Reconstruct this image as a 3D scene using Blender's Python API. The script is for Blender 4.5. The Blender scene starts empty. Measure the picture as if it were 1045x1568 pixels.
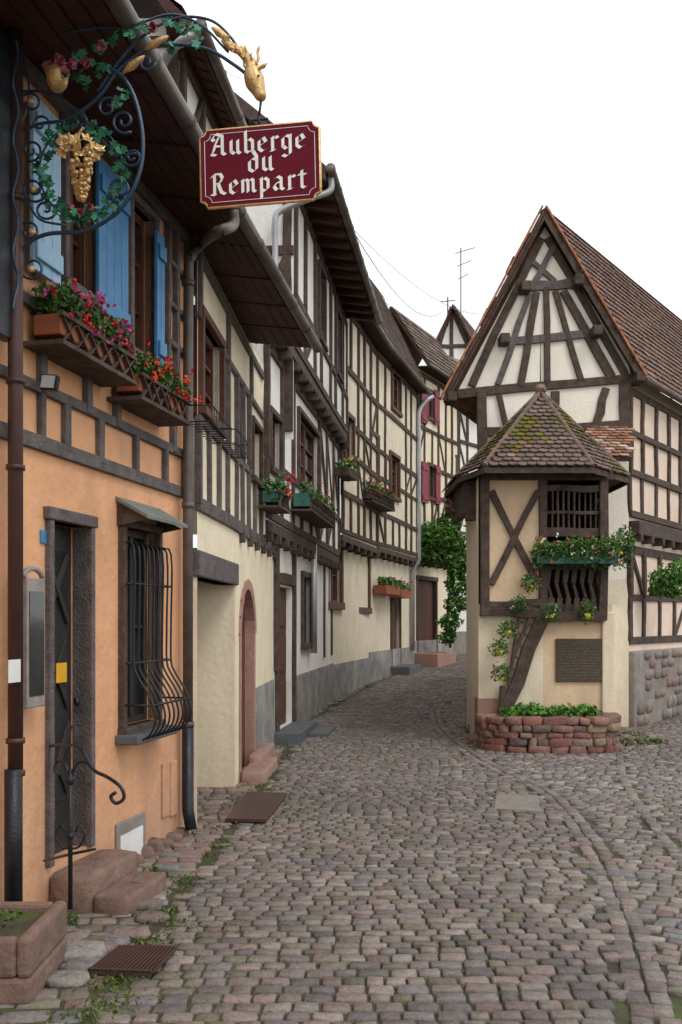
import bpy, math, random
from mathutils import Vector as V
R=random.Random(7)
F=1524.;CX=522.5;HY=950.;CZ=1.6
CAM=V((0,0,CZ))
def lerp(t,pts):
    if t<=pts[0][0]: return pts[0][1]
    for (a,b),(c,d) in zip(pts,pts[1:]):
        if t<=c: return b+(d-b)*(t-a)/(c-a)
    return pts[-1][1]
GP_=[(11,0),(18,.1),(23,.25),(27,.38),(30,.6),(36,1.0)]
def g(y): return lerp(y,GP_)
def P(px,py,d): return V(((px-CX)/F*d,d,CZ+(HY-py)/F*d))
def GP(px,py):
    z=0
    for _ in range(12):
        d=(CZ-z)*F/(py-HY); z=.5*z+.5*g(d)
    return V(((px-CX)/F*d,d,z))
# ---------------- materials
def mat(name,c1,c2=None,scale=4,rough=.85,bump=.25,bscale=40,metal=0,attr=False,spec=.3,dirt=0,stretch=None,dirtcol=(.16,.13,.10),lo=.35,hi=.68):
    m=bpy.data.materials.new(name);m.use_nodes=True
    nt=m.node_tree;N=nt.nodes;L=nt.links
    b=N['Principled BSDF'];b.inputs['Roughness'].default_value=rough;b.inputs['Metallic'].default_value=metal
    b.inputs['Specular IOR Level'].default_value=spec
    tc=N.new('ShaderNodeTexCoord');co=tc.outputs['Object']
    if stretch:
        mp=N.new('ShaderNodeMapping');mp.inputs['Scale'].default_value=stretch;L.new(co,mp.inputs[0]);co=mp.outputs[0]
    n=N.new('ShaderNodeTexNoise');n.inputs['Scale'].default_value=scale;n.inputs['Detail'].default_value=6;n.inputs['Roughness'].default_value=.65
    L.new(co,n.inputs['Vector'])
    rp=N.new('ShaderNodeValToRGB');rp.color_ramp.elements[0].position=lo;rp.color_ramp.elements[1].position=hi
    c2=c2 or tuple(x*.8 for x in c1)
    rp.color_ramp.elements[0].color=(*c1,1);rp.color_ramp.elements[1].color=(*c2,1)
    L.new(n.outputs['Fac'],rp.inputs[0]);col=rp.outputs[0]
    if attr:
        a=N.new('ShaderNodeAttribute');a.attribute_name='Col'
        mx=N.new('ShaderNodeMix');mx.data_type='RGBA';mx.blend_type='MULTIPLY';mx.inputs[0].default_value=1
        L.new(a.outputs['Color'],mx.inputs[6]);L.new(col,mx.inputs[7]);col=mx.outputs[2]
    if dirt:
        n2=N.new('ShaderNodeTexNoise');n2.inputs['Scale'].default_value=1.7;n2.inputs['Detail'].default_value=9;n2.inputs['Roughness'].default_value=.7
        mp2=N.new('ShaderNodeMapping');mp2.inputs['Scale'].default_value=(1.6,1.6,.6);L.new(tc.outputs['Object'],mp2.inputs[0]);L.new(mp2.outputs[0],n2.inputs['Vector'])
        sx=N.new('ShaderNodeSeparateXYZ');L.new(tc.outputs['Object'],sx.inputs[0])
        mr=N.new('ShaderNodeMapRange');mr.inputs[1].default_value=0;mr.inputs[2].default_value=1.1;mr.inputs[3].default_value=.34;mr.inputs[4].default_value=0
        L.new(sx.outputs[2],mr.inputs[0])
        ad=N.new('ShaderNodeMath');ad.operation='ADD';L.new(n2.outputs['Fac'],ad.inputs[0]);L.new(mr.outputs[0],ad.inputs[1])
        m2=N.new('ShaderNodeMapRange');m2.inputs[1].default_value=.48;m2.inputs[2].default_value=.92;m2.inputs[3].default_value=0;m2.inputs[4].default_value=dirt
        L.new(ad.outputs[0],m2.inputs[0])
        mx=N.new('ShaderNodeMix');mx.data_type='RGBA';L.new(m2.outputs[0],mx.inputs[0]);L.new(col,mx.inputs[6]);mx.inputs[7].default_value=(*dirtcol,1);col=mx.outputs[2]
    L.new(col,b.inputs['Base Color'])
    if bump:
        n3=N.new('ShaderNodeTexNoise');n3.inputs['Scale'].default_value=bscale;n3.inputs['Detail'].default_value=5;L.new(co,n3.inputs['Vector'])
        bp=N.new('ShaderNodeBump');bp.inputs['Strength'].default_value=bump;bp.inputs['Distance'].default_value=.02
        L.new(n3.outputs['Fac'],bp.inputs['Height']);L.new(bp.outputs[0],b.inputs['Normal'])
    return m
M={}
M['orange']=mat('orange_plaster',(.76,.41,.22),(.66,.335,.175),2.6,dirt=.75,bscale=18,bump=.45,dirtcol=(.36,.22,.15))
M['cream']=mat('cream_plaster',(.84,.745,.56),(.78,.67,.48),3,dirt=.45,dirtcol=(.3,.24,.17),bscale=18,bump=.35)
M['cream2']=mat('pale_cream_plaster',(.80,.715,.56),(.72,.62,.46),3,dirt=.55,dirtcol=(.3,.24,.17),bscale=18,bump=.35)
M['white']=mat('white_plaster',(.85,.83,.79),(.78,.75,.69),3,dirt=.45,dirtcol=(.3,.26,.2),bscale=18,bump=.35)
M['pink']=mat('peach_plaster',(.78,.63,.52),(.71,.55,.44),3,dirt=.5,dirtcol=(.3,.24,.2),bscale=18,bump=.35)
M['gablew']=mat('gable_plaster',(.86,.81,.71),(.80,.735,.61),3,dirt=.35,dirtcol=(.3,.24,.18),bscale=18,bump=.35)
M['boothlow']=mat('warm_beige_plaster',(.80,.70,.52),(.74,.62,.45),3,dirt=.5,dirtcol=(.3,.23,.16),bscale=18,bump=.35)
M['ochre']=mat('ochre_plaster',(.74,.56,.37),(.66,.48,.31),3,dirt=.5,dirtcol=(.3,.22,.14),bscale=18,bump=.35)
M['timber']=mat('dark_timber',(.052,.034,.027),(.115,.08,.062),9,.8,.6,60)
M['timberg']=mat('grey_timber',(.085,.072,.073),(.16,.135,.13),9,.8,.6,60)
M['brownw']=mat('brown_wood',(.13,.052,.03),(.08,.033,.022),9,.6,.4,60)
M['soffit']=mat('soffit_boards',(.08,.03,.018),(.045,.019,.013),6,.7,.4,50)
M['glass']=mat('window_glass',(.02,.022,.025),(.045,.045,.045),2,.08,.04,3,spec=.6)
M['curtain']=mat('curtain',(.5,.48,.45),(.38,.36,.34),12,.9,.3)
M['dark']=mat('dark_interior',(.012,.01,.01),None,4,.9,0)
M['door']=mat('dark_door',(.02,.018,.018),(.035,.028,.026),6,.5,.3,50)
M['blue']=mat('blue_paint',(.05,.19,.40),(.08,.25,.46),7,.5,.15,50,dirt=.3)
M['lblue']=mat('light_blue_paint',(.28,.48,.67),(.4,.58,.75),7,.5,.15,50,dirt=.15)
M['pshut']=mat('raspberry_paint',(.28,.035,.07),(.2,.03,.05),7,.5,.15,50)
M['gut']=mat('gutter_metal',(.09,.07,.06),(.16,.13,.115),5,.5,.1,20,metal=.3,spec=.4)
M['brownpipe']=mat('brown_pipe',(.085,.045,.04),(.06,.034,.03),5,.45,.1,20,metal=.2)
M['zinc']=mat('zinc',(.45,.45,.46),(.35,.35,.36),5,.45,.1,20,metal=.4)
M['iron']=mat('wrought_iron',(.015,.017,.022),(.025,.028,.035),10,.4,.2,60,metal=.4,spec=.5)
M['bluiron']=mat('blue_black_iron',(.02,.05,.095),(.03,.065,.12),10,.35,.2,60,metal=.2,spec=.5)
M['gold']=mat('gilding',(.72,.48,.22),(.5,.31,.13),25,.38,.3,60,metal=.5,spec=.5)
M['signred']=mat('sign_enamel',(.125,.005,.018),(.11,.004,.014),3,.55,0,spec=.12)
M['signw']=mat('sign_white',(.85,.83,.79),None,3,.6,0)
M['stone']=mat('sandstone',(.29,.17,.135),(.18,.12,.10),9,.9,.8,22,dirt=.5,dirtcol=(.08,.065,.045))
M['greystone']=mat('grey_stone',(.31,.28,.255),(.20,.175,.16),4,.9,.8,12,dirt=.6)
M['bluestone']=mat('blue_grey_render',(.21,.225,.245),(.44,.39,.32),2.6,.9,.6,20,dirt=.55,lo=.42,hi=.66)
M['pinkstone']=mat('pink_sandstone',(.42,.24,.19),(.33,.19,.16),8,.9,.4,30,dirt=.5)
M['slate']=mat('slate_step',(.08,.09,.10),(.12,.13,.135),6,.6,.3,25)
M['canopy']=mat('weathered_zinc',(.12,.14,.13),(.19,.2,.18),6,.6,.3,25)
M['attr']=mat('stone_varied',(1,1,1),(.60,.585,.57),24,.78,.55,55,attr=True)
M['tile']=mat('clay_tile',(1,1,1),(.6,.55,.5),14,.85,.4,60,attr=True)
M['leaf']=mat('leaf',(1,1,1),(.7,.75,.6),20,.55,0,attr=True,spec=.35)
M['tile2']=mat('clay_tile_plain',(.2,.1,.07),(.14,.08,.06),14,.85,.4,60)
M['greenbox']=mat('green_paint',(.03,.11,.09),(.04,.14,.11),7,.6,.1)
M['terra']=mat('terracotta',(.33,.10,.05),(.25,.08,.04),7,.8,.2)
M['yellow']=mat('yellow_pot',(.6,.6,.05),(.5,.5,.04),7,.5,.1)
M['signyellow']=mat('yellow_sticker',(.8,.4,.02),None,4,.5,0)
M['soil']=mat('joint_soil',(.062,.05,.04),(.075,.095,.028),2.6,.95,.8,40,lo=.45,hi=.58)
M['plaque']=mat('bronze_plaque',(.12,.09,.05),(.07,.055,.03),30,.5,.8,90,metal=.3)
M['whitep']=mat('white_paint',(.75,.74,.72),None,4,.5,0)
M['petal']=mat('petal',(1,1,1),(.8,.8,.8),20,.6,0,attr=True)
# ---------------- accumulators
ACC=[]
class Acc:
    def __init__(s,name,m,parent=None,smooth=False,bevel=0):
        s.name=name;s.m=M[m];s.v=[];s.f=[];s.c=[];s.parent=parent;s.smooth=smooth;s.bevel=bevel;ACC.append(s)
    def add(s,vs,fs,col=(1,1,1)):
        o=len(s.v);s.v+= [tuple(v) for v in vs];s.f+=[tuple(i+o for i in f) for f in fs];s.c+=[(*col,1)]*len(vs)
    def build(s):
        if not s.v: return
        me=bpy.data.meshes.new(s.name);me.from_pydata(s.v,[],s.f)
        a=me.color_attributes.new('Col','FLOAT_COLOR','POINT')
        a.data.foreach_set('color',[x for c in s.c for x in c])
        me.materials.append(s.m)
        if s.smooth: me.polygons.foreach_set('use_smooth',[True]*len(me.polygons))
        o=bpy.data.objects.new(s.name,me);bpy.context.collection.objects.link(o)
        if s.parent: o.parent=s.parent
        if s.bevel:
            b=o.modifiers.new('b','BEVEL');b.width=s.bevel;b.segments=2;b.limit_method='ANGLE'
def empty(name):
    e=bpy.data.objects.new(name,None);bpy.context.collection.objects.link(e);return e
class H:
    def __init__(s,name): s.e=empty(name);s.d={}
    def __call__(s,part,m,smooth=False,bevel=0):
        k=(part,m)
        if k not in s.d: s.d[k]=Acc(part,m,s.e,smooth,bevel)
        return s.d[k]
BF=[(0,3,2,1),(4,5,6,7),(0,1,5,4),(1,2,6,5),(2,3,7,6),(3,0,4,7)]
def obox(acc,o,ex,ey,ez,col=(1,1,1)):
    vs=[o,o+ex,o+ex+ey,o+ey];vs+=[v+ez for v in vs];acc.add(vs,BF,col)
def abox(acc,x0,x1,y0,y1,z0,z1,col=(1,1,1)):
    obox(acc,V((x0,y0,z0)),V((x1-x0,0,0)),V((0,y1-y0,0)),V((0,0,z1-z0)))
def tube(acc,pts,r,n=7,col=(1,1,1)):
    pts=[V(p) for p in pts]
    rs=r if isinstance(r,(list,tuple)) else [r]*len(pts)
    vs=[];fs=[];prev=None
    for i,p in enumerate(pts):
        t=(pts[min(i+1,len(pts)-1)]-pts[max(i-1,0)])
        if t.length<1e-9: t=V((0,0,1))
        t.normalize()
        if prev is None:
            a=t.cross(V((0,0,1)))
            if a.length<.1:a=t.cross(V((1,0,0)))
        else:
            a=prev-t*prev.dot(t)
        a.normalize();prev=a;b=t.cross(a)
        for k in range(n):
            an=2*math.pi*k/n;vs.append(p+(a*math.cos(an)+b*math.sin(an))*rs[i])
    for i in range(len(pts)-1):
        for k in range(n):
            fs.append((i*n+k,i*n+(k+1)%n,(i+1)*n+(k+1)%n,(i+1)*n+k))
    fs.append(tuple(range(n))[::-1]);fs.append(tuple((len(pts)-1)*n+k for k in range(n)))
    acc.add(vs,fs,col)
def smoothpts(pts,n=6):
    pts=[V(p) for p in pts];q=[pts[0]*2-pts[1]]+pts+[pts[-1]*2-pts[-2]];out=[]
    for i in range(1,len(q)-2):
        for k in range(n):
            t=k/n;a,b,c,d=q[i-1:i+3]
            out.append(.5*((2*b)+(c-a)*t+(2*a-5*b+4*c-d)*t*t+(3*b-a-3*c+d)*t**3))
    out.append(pts[-1]);return out
def blob(acc,c,rx,ry,rz,jit=.0,sq=1.,nl=10,nt=6,col=(1,1,1),ax=None):
    vs=[];fs=[]
    sg=lambda x:math.copysign(abs(x)**sq,x)
    ax=ax or (V((1,0,0)),V((0,1,0)),V((0,0,1)))
    for i in range(nt+1):
        th=math.pi*i/nt
        for k in range(nl):
            ph=2*math.pi*k/nl
            j=1+R.uniform(-jit,jit)
            vs.append(c+(ax[0]*(rx*sg(math.sin(th))*sg(math.cos(ph)))+ax[1]*(ry*sg(math.sin(th))*sg(math.sin(ph)))+ax[2]*(rz*sg(math.cos(th))))*j)
    for i in range(nt):
        for k in range(nl):
            fs.append((i*nl+k,(i+1)*nl+k,(i+1)*nl+(k+1)%nl,i*nl+(k+1)%nl))
    acc.add(vs,fs,col)
def rdir():
    while 1:
        v=V((R.uniform(-1,1),R.uniform(-1,1),R.uniform(-1,1)))
        if .05<v.length<1: return v.normalized()
def leafq(acc,p,size,col,up=.35):
    n=(rdir()+V((0,-.3,up))).normalized();a=n.cross(rdir()).normalized();b=n.cross(a)
    s=size*R.uniform(.6,1.2)
    acc.add([p-a*s,p+b*s*.5,p+a*s,p-b*s*.5+n*s*.1],[(0,1,2,3)],col)
GRN=[(.05,.13,.02),(.08,.19,.03),(.035,.09,.018),(.11,.22,.04),(.06,.12,.04)]
def foliage(acc,c,rad,n,size,cols=GRN):
    for _ in range(n):
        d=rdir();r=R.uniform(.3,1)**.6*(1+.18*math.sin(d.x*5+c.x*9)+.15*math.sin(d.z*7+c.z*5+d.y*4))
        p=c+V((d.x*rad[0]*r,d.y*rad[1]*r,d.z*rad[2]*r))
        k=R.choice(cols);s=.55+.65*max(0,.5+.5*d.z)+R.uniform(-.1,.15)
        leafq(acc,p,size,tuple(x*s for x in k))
def flower(acc,p,s,col):
    for _ in range(5):
        n=(rdir()+V((0,-.6,.3))).normalized();a=n.cross(rdir()).normalized();b=n.cross(a)
        q=p+rdir()*s*.5
        c=tuple(min(1,x*R.uniform(.75,1.2)) for x in col)
        acc.add([q+(a*math.cos(k*1.257)+b*math.sin(k*1.257))*s*.6 for k in range(5)],[(0,1,2,3,4)],c)
BI=[0]
class Wall:
    def __init__(s,p0,p1):
        s.p=V((p0[0],p0[1],0));q=V((p1[0],p1[1],0));s.L=(q-s.p).length;s.u=(q-s.p).normalized();s.n=V((s.u.y,-s.u.x,0))
    def off(s,o):
        w=Wall((0,0),(1,0));w.p=s.p+s.n*o;w.L=s.L;w.u=s.u;w.n=s.n;return w
    def hit(s,px,py,o=0):
        r=V(((px-CX)/F,1,(HY-py)/F));t=((s.p+s.n*o-CAM).dot(s.n))/r.dot(s.n);return CAM+r*t
    def uz(s,px,py,o=0):
        h=s.hit(px,py,o);return (h-s.p).dot(s.u),h.z
    def pt(s,u,z,o=0): return s.p+s.u*u+s.n*o+V((0,0,z))
    def r(s,px0,px1,pt,pb,o=0):
        m=(px0+px1)/2
        return (s.uz(px0,pt,o)[0],s.uz(px1,pt,o)[0],s.uz(m,pb,o)[1],s.uz(m,pt,o)[1])
    def box(s,acc,u0,u1,z0,z1,o0,o1):
        obox(acc,s.pt(u0,z0,o0),s.u*(u1-u0),s.n*(o1-o0),V((0,0,z1-z0)))
    def beamuz(s,acc,a,b,w,o1=.03,o0=-.02):
        BI[0]=(BI[0]+1)%23;o1+=BI[0]*.0009
        A=s.pt(*a);B=s.pt(*b);t=(B-A);
        if t.length<1e-4:return
        t.normalize();q=t.cross(s.n)
        w*=R.uniform(.86,1.16)
        ns=3 if (B-A).length>.5 else 1
        rings=[]
        for i in range(ns+1):
            f=i/ns;bx=R.uniform(-.16,.16)*w if 0<i<ns else 0;ww=w*R.uniform(.90,1.1)
            c=A+(B-A)*f+q*bx
            rings.append([c-q*ww/2+s.n*o0,c+q*ww/2+s.n*o0,c+q*ww/2+s.n*o1,c-q*ww/2+s.n*o1])
        vs=[p for r_ in rings for p in r_];fs=[(0,1,2,3),tuple(ns*4+k for k in(3,2,1,0))]
        for i in range(ns):
            for k in range(4):fs.append((i*4+k,(i+1)*4+k,(i+1)*4+(k+1)%4,i*4+(k+1)%4))
        acc.add(vs,fs)
    def beam(s,acc,a,b,w,o1=.03):
        s.beamuz(acc,s.uz(*a),s.uz(*b),w,o1)
    def sheet(s,acc,u0,u1,z0,z1,holes=(),depth=.14):
        us=sorted({u0,u1,*[min(max(x,u0),u1) for h in holes for x in h[:2]]});zs=sorted({z0,z1,*[min(max(x,z0),z1) for h in holes for x in h[2:]]})
        for a,b in zip(us,us[1:]):
            for c,d in zip(zs,zs[1:]):
                mu,mz=(a+b)/2,(c+d)/2
                if any(h[0]<mu<h[1] and h[2]<mz<h[3] for h in holes): continue
                acc.add([s.pt(a,c),s.pt(b,c),s.pt(b,d),s.pt(a,d)],[(0,1,2,3)])
        for a,b,c,d in holes:
            q=[(a,c),(b,c),(b,d),(a,d)]
            for i in range(4):
                x,y=q[i],q[(i+1)%4]
                acc.add([s.pt(*x),s.pt(*y),s.pt(*y,-depth),s.pt(*x,-depth)],[(0,1,2,3)])
    def window(s,h,rc,fm='brownw',cols=2,rows=2,sur=.08,surm='timber',curt=True,sill=True):
        a,b,c,d=rc
        s.box(h('window_glass','glass'),a,b,c,d,-.135,-.10)
        if curt:
            s.box(h('curtains','curtain'),a+.03,a+(b-a)*.3,c+.04,d-.02,-.1,-.094)
        fr=h('window_frames',fm,bevel=.004);w=.045
        s.box(fr,a,a+w,c,d,-.11,-.05);s.box(fr,b-w,b,c,d,-.11,-.05)
        s.box(fr,a+w,b-w,c,c+w,-.11,-.052);s.box(fr,a+w,b-w,d-w,d,-.11,-.052)
        for i in range(1,cols):
            x=a+(b-a)*i/cols;s.box(fr,x-.03,x+.03,c+w,d-w,-.11,-.045)
        for i in range(1,rows):
            z=c+(d-c)*i/rows;s.box(fr,a+w,b-w,z-.014,z+.014,-.11,-.062)
        if sur:
            t=h('window_surrounds',surm,bevel=.006)
            s.box(t,a-sur,a,c,d,-.05,.046);s.box(t,b,b+sur,c,d,-.05,.047)
            s.box(t,a-sur,b+sur,d,d+sur,-.05,.05);s.box(t,a-sur*1.2,b+sur*1.2,c-sur,c,-.05,.07 if sill else .05)
    def frame(s,acc,u0,u1,zl,sp,holes=(),bp=.25,w=.13,top=None):
        def bad(u,z0,z1):
            return any(h[0]-.09<u<h[1]+.09 and h[2]<z1-.05 and h[3]>z0+.05 for h in holes)
        n=max(1,round((u1-u0)/sp))
        us=[u0+w/2]+[u0+(u1-u0)*(i+R.uniform(-.15,.15))/n for i in range(1,n)]+[u1-w/2]
        for z in zl:
            segs=[(u0,u1)]
            for h in holes:
                if h[2]-.05<z<h[3]+.05:
                    ns=[]
                    for a,b in segs:
                        if h[1]<a or h[0]>b: ns.append((a,b))
                        else:
                            if h[0]>a:ns.append((a,h[0]))
                            if h[1]<b:ns.append((h[1],b))
                    segs=ns
            for a,b in segs:
                s.beamuz(acc,(a,z+R.uniform(-.02,.02)),(b,z+R.uniform(-.02,.02)),w*1.05)
        for z0,z1 in zip(zl,zl[1:]):
            for i,u in enumerate(us):
                if not bad(u,z0,z1): s.beamuz(acc,(u,z0),(u+R.uniform(-.03,.03),z1),w)
                if i+1<len(us) and R.random()<bp and not bad((u+us[i+1])/2,z0,z1) and not bad(us[i+1],z0,z1) and not bad(u,z0,z1):
                    if R.random()<.5: s.beamuz(acc,(u,z0),(us[i+1],z1),w*.85,.02)
                    else: s.beamuz(acc,(u,z1),(us[i+1],z0),w*.85,.02)
RED=[(.23,.10,.065),(.26,.13,.085),(.18,.09,.065),(.2,.11,.08),(.15,.085,.065)]
BRN=[(.17,.115,.09),(.2,.14,.11),(.13,.095,.08),(.22,.17,.14),(.11,.085,.075)]
def tiles(acc,poly,cols,tw=.17,th=.15,moss=0,under=None):
    poly=[V(p) for p in poly];n=(poly[1]-poly[0]).cross(poly[2]-poly[0]).normalized()
    if n.z<0:n=-n
    up=(V((0,0,1))-n*n.z).normalized();e=up.cross(n).normalized()
    q=[((p-poly[0]).dot(e),(p-poly[0]).dot(up)) for p in poly]
    def ins(x,y):
        c=False;j=len(q)-1
        for i in range(len(q)):
            if (q[i][1]>y)!=(q[j][1]>y) and x<(q[j][0]-q[i][0])*(y-q[i][1])/(q[j][1]-q[i][1])+q[i][0]: c=not c
            j=i
        return c
    x0=min(a for a,b in q);x1=max(a for a,b in q);y0=min(b for a,b in q);y1=max(b for a,b in q)
    r=0;y=y0+.001
    while y<y1:
        x=x0+(tw/2 if r%2 else 0)
        while x<x1+tw:
            if ins(x,y+th*.4):
                l=R.uniform(-.008,.008);c=R.choice(cols);k=R.uniform(.8,1.2);c=tuple(v*k for v in c)
                A=lambda xx,yy,h:poly[0]+e*xx+up*yy+n*h
                if moss:
                    wp=A(x,y,0);f=math.sin(wp.x*4.1+wp.z*3)+math.sin(wp.z*6.3-wp.x*2.2+1)+math.sin(wp.y*5)
                    if f+R.uniform(-.9,.9)>.9-moss: c=R.choice([(.15,.13,.02),(.10,.10,.02),(.19,.15,.03),(.12,.12,.04)])
                w=tw/2-.004;b=y-.02+l
                h0=.035+R.uniform(0,.008)
                acc.add([A(x-w,b+.02,h0),A(x-w*.4,b,h0),A(x+w*.4,b,h0),A(x+w,b+.02,h0),A(x+w,y+th*1.2,.008),A(x-w,y+th*1.2,.008),
                         A(x-w,b+.02,h0-.016),A(x-w*.4,b,h0-.016),A(x+w*.4,b,h0-.016),A(x+w,b+.02,h0-.016)],
                        [(0,1,2,3,4,5),(0,6,7,1),(1,7,8,2),(2,8,9,3)],c)
            x+=tw
        y+=th;r+=1
    if under is not None:
        d=n*-.06
        k=len(poly);under.add(poly+[p+d for p in poly],[tuple(range(k)),tuple(range(k,2*k))[::-1]]+[(i,(i+1)%k,(i+1)%k+k,i+k) for i in range(k)])
def gutter(h,a,b,r=.045,m='gut'):
    a=V(a);b=V(b);ac=h('gutter',m,smooth=True)
    tube(ac,[a,b],r,10)
    n=int((b-a).length/.6)
    for i in range(n+1):
        p=a+(b-a)*i/max(n,1);t=(b-a).normalized()*.012
        tube(ac,[p-t,p+t],r+.006,10)
def eaves(h,W,u0,u1,zw,over,ze,rise,run,oj=0,tl=None,gm='gut',soff='soffit'):
    a=W.pt(u0,ze,over+oj);b=W.pt(u1,ze,over+oj);c=W.pt(u1,zw,oj-.05);d=W.pt(u0,zw,oj-.05)
    so=h('soffit',soff);dn=V((0,0,.03))
    so.add([a,b,c,d,a+dn,b+dn,c+dn,d+dn],BF)
    n=int((u1-u0)/.16)
    for i in range(n):
        u=u0+(u1-u0)*(i+.5)/n
        p=W.pt(u,ze-.012,over+oj-.03);q=W.pt(u,zw-.012,oj)
        obox(so,p,W.u*.012,q-p,V((0,0,.014)))
    e0=W.pt(u0,ze+.05,over+oj);e1=W.pt(u1,ze+.05,over+oj);r0=W.pt(u0,ze+.05+rise,over+oj-run);r1=W.pt(u1,ze+.05+rise,over+oj-run)
    tiles(h('roof_tiles','tile'),[e0,e1,r1,r0],tl or BRN,under=h('roof_deck','soffit'),tw=.2,th=.2)
    b0=W.pt(u0,ze+.05,over+oj-2*run);b1=W.pt(u1,ze+.05,over+oj-2*run)
    h('roof_back','tile2').add([r0,r1,b1,b0],[(0,1,2,3)])
    gutter(h,W.pt(u0-.05,ze+.02,over+oj+.05),W.pt(u1+.05,ze+.02,over+oj+.05),m=gm)
def joists(h,W,u0,u1,z,o,sp=.42,m='timber'):
    t=h('jetty_joists',m,bevel=.01);n=int((u1-u0)/sp)
    for i in range(n+1):
        u=u0+(u1-u0)*i/max(n,1);W.box(t,u-.05,u+.05,z-.11,z,-.02,o+.05)
FLC={'red':(.6,.02,.02),'pink':(.6,.08,.22),'white':(.8,.8,.75),'yellow':(.8,.6,.05),'orange':(.75,.15,.03)}
def flowerbox(W,px0,px1,py,o,boxm='terra',cols=('red','pink'),lattice=True,hh=.16,dep=.2,n=500,fn=60,ls=.035,name='flower_box',fr=(.15,.16),fs=.026):
    u0,u1,_,_=W.r(px0,px1,py,py+10,o+dep/2);z=W.uz((px0+px1)/2,py,o+dep)[1]
    h=H(name)
    W.box(h('trough',boxm,bevel=.008),u0,u1,z-hh,z,o,o+dep)
    if lattice:
        t=h('lattice','timber');k=max(2,int((u1-u0)/.13))
        X=W.off(o+dep+.004)
        for i in range(k):
            a=u0+(u1-u0)*i/k;b=u0+(u1-u0)*(i+1)/k
            X.beamuz(t,(a,z-hh-.04),(b,z-.02),.009,.008,0);X.beamuz(t,(b,z-hh-.04),(a,z-.02),.009,.012,0)
        W.box(t,u0-.03,u1+.03,z-hh-.06,z-hh-.035,o-.05,o+dep+.03)
        W.box(t,u0-.03,u1+.03,z-.02,z+.002,o+dep+.001,o+dep+.03)
    fo=h('foliage','leaf');fl=h('blooms','petal')
    m=max(2,int((u1-u0)/.16))
    for i in range(m):
        u=u0+(u1-u0)*(i+.5)/m
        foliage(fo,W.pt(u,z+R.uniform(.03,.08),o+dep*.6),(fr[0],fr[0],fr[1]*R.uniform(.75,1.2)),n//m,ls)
    for i in range(fn):
        u=R.uniform(u0-.05,u1+.05);c=FLC[R.choice(cols)];q=W.pt(u,z+R.uniform(-.05,.24)*fr[1]/.16,o+dep*.5+R.uniform(.02,.2))
        for _ in range(2):flower(fl,q+rdir()*.02,fs,c)
    return h
# ================= ORANGE HOUSE
h1=H('orange_half_timbered_house')
W1=Wall((-1.698,5.15),(-1.177,7.65))
door=W1.r(76,133,802,1312);gw=W1.r(186,236,812,1108);w1=W1.r(97,141,195,445);w2=W1.r(197,231,322,545)
W1.sheet(h1('walls','orange'),-3,W1.L,-.2,4.6,[door,gw,w1,w2])
Wend=Wall((W1.pt(W1.L,0).x,W1.pt(W1.L,0).y),(-5,8.3));Wend.sheet(h1('walls','orange'),0,Wend.L,-.2,4.6)
t1=h1('timber_frame','timberg',bevel=.006)
for r,cc,rr in((w1,2,3),(w2,2,3)): W1.window(h1,r,'brownw',cc,rr,.05,'timberg')
zA=W1.uz(285,757)[1];zB=W1.uz(285,703)[1]
def hz(z,a,b,w,W=W1,t=t1): W.beamuz(t,(a,z),(b,z),w)
hz(zA,-3,W1.L,.09);hz(zB+.02,-3,W1.L,.06)
for px in(60,98,150,205,250,280):
    u=W1.uz(px,700)[0];W1.beamuz(t1,(u,zA),(u,zB),.06)
zs=w2[2]-.10
hz(zs,-3,W1.L,.06)
for px in(60,130,175,262,284):
    u=W1.uz(px,600)[0];W1.beamuz(t1,(u,zB),(u,zs),.06)
for px in(253,266,284):
    u=W1.uz(px,500)[0];W1.beamuz(t1,(u,zs),(u,4.55),.05)
ua=W1.uz(253,500)[0]
for z in(3.62,3.9,4.2): W1.beamuz(t1,(ua,z),(W1.L,z-.02),.045)
W1.beamuz(t1,(-3,4.5),(W1.L,4.5),.08)
dr=h1('door','door',bevel=.004)
W1.box(dr,door[0],door[1],door[2],door[3],-.16,-.10)
W1.box(h1('door_glass','glass'),door[0]+.09,door[1]-.06,door[2]+.3,door[3]-.15,-.10,-.094)
for k in range(3):
    W1.beamuz(dr,(door[0]+.1,door[2]+.35+k*.5),(door[1]-.08,door[2]+.75+k*.5),.05,-.08,-.11)
    W1.beamuz(dr,(door[1]-.08,door[2]+.35+k*.5),(door[0]+.1,door[2]+.75+k*.5),.04,-.075,-.11)
ft=h1('door_frame','timberg',bevel=.008)
W1.box(ft,door[0]-.05,door[0],door[2],door[3],-.1,.035);W1.box(ft,door[1],door[1]+.05,door[2],door[3],-.1,.036)
W1.box(ft,door[0]-.07,door[1]+.07,door[3],door[3]+.07,-.1,.045)
r=W1.r(82,98,1015,1045,-.09);W1.box(h1('door_notice','signyellow'),r[0],r[1],r[2],r[3],-.075,-.07)
r=W1.r(98,106,1040,1075,-.09);blob(h1('door_handle','iron',True),W1.pt(r[1],r[2],-.04),.02,.02,.03)
W1.window(h1,gw,'door',2,2,.05,'timber')
gr=h1('window_grille','iron',True)
nb=9
for i in range(nb):
    u=gw[0]-.03+(gw[1]-gw[0]+.1)*i/(nb-1)
    zt=gw[3]-.12;zb=gw[2]
    pts=[W1.pt(u,zt,.0),W1.pt(u,zt-.02,.10),W1.pt(u,zt-.5,.10),W1.pt(u,zb+.42,.10),W1.pt(u,zb+.33,.13),W1.pt(u,zb+.2,.21),W1.pt(u,zb+.06,.25),W1.pt(u,zb-.05,.20),W1.pt(u,zb-.1,.08),W1.pt(u,zb-.1,0)]
    tube(gr,smoothpts(pts,4),.007,6)
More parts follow.
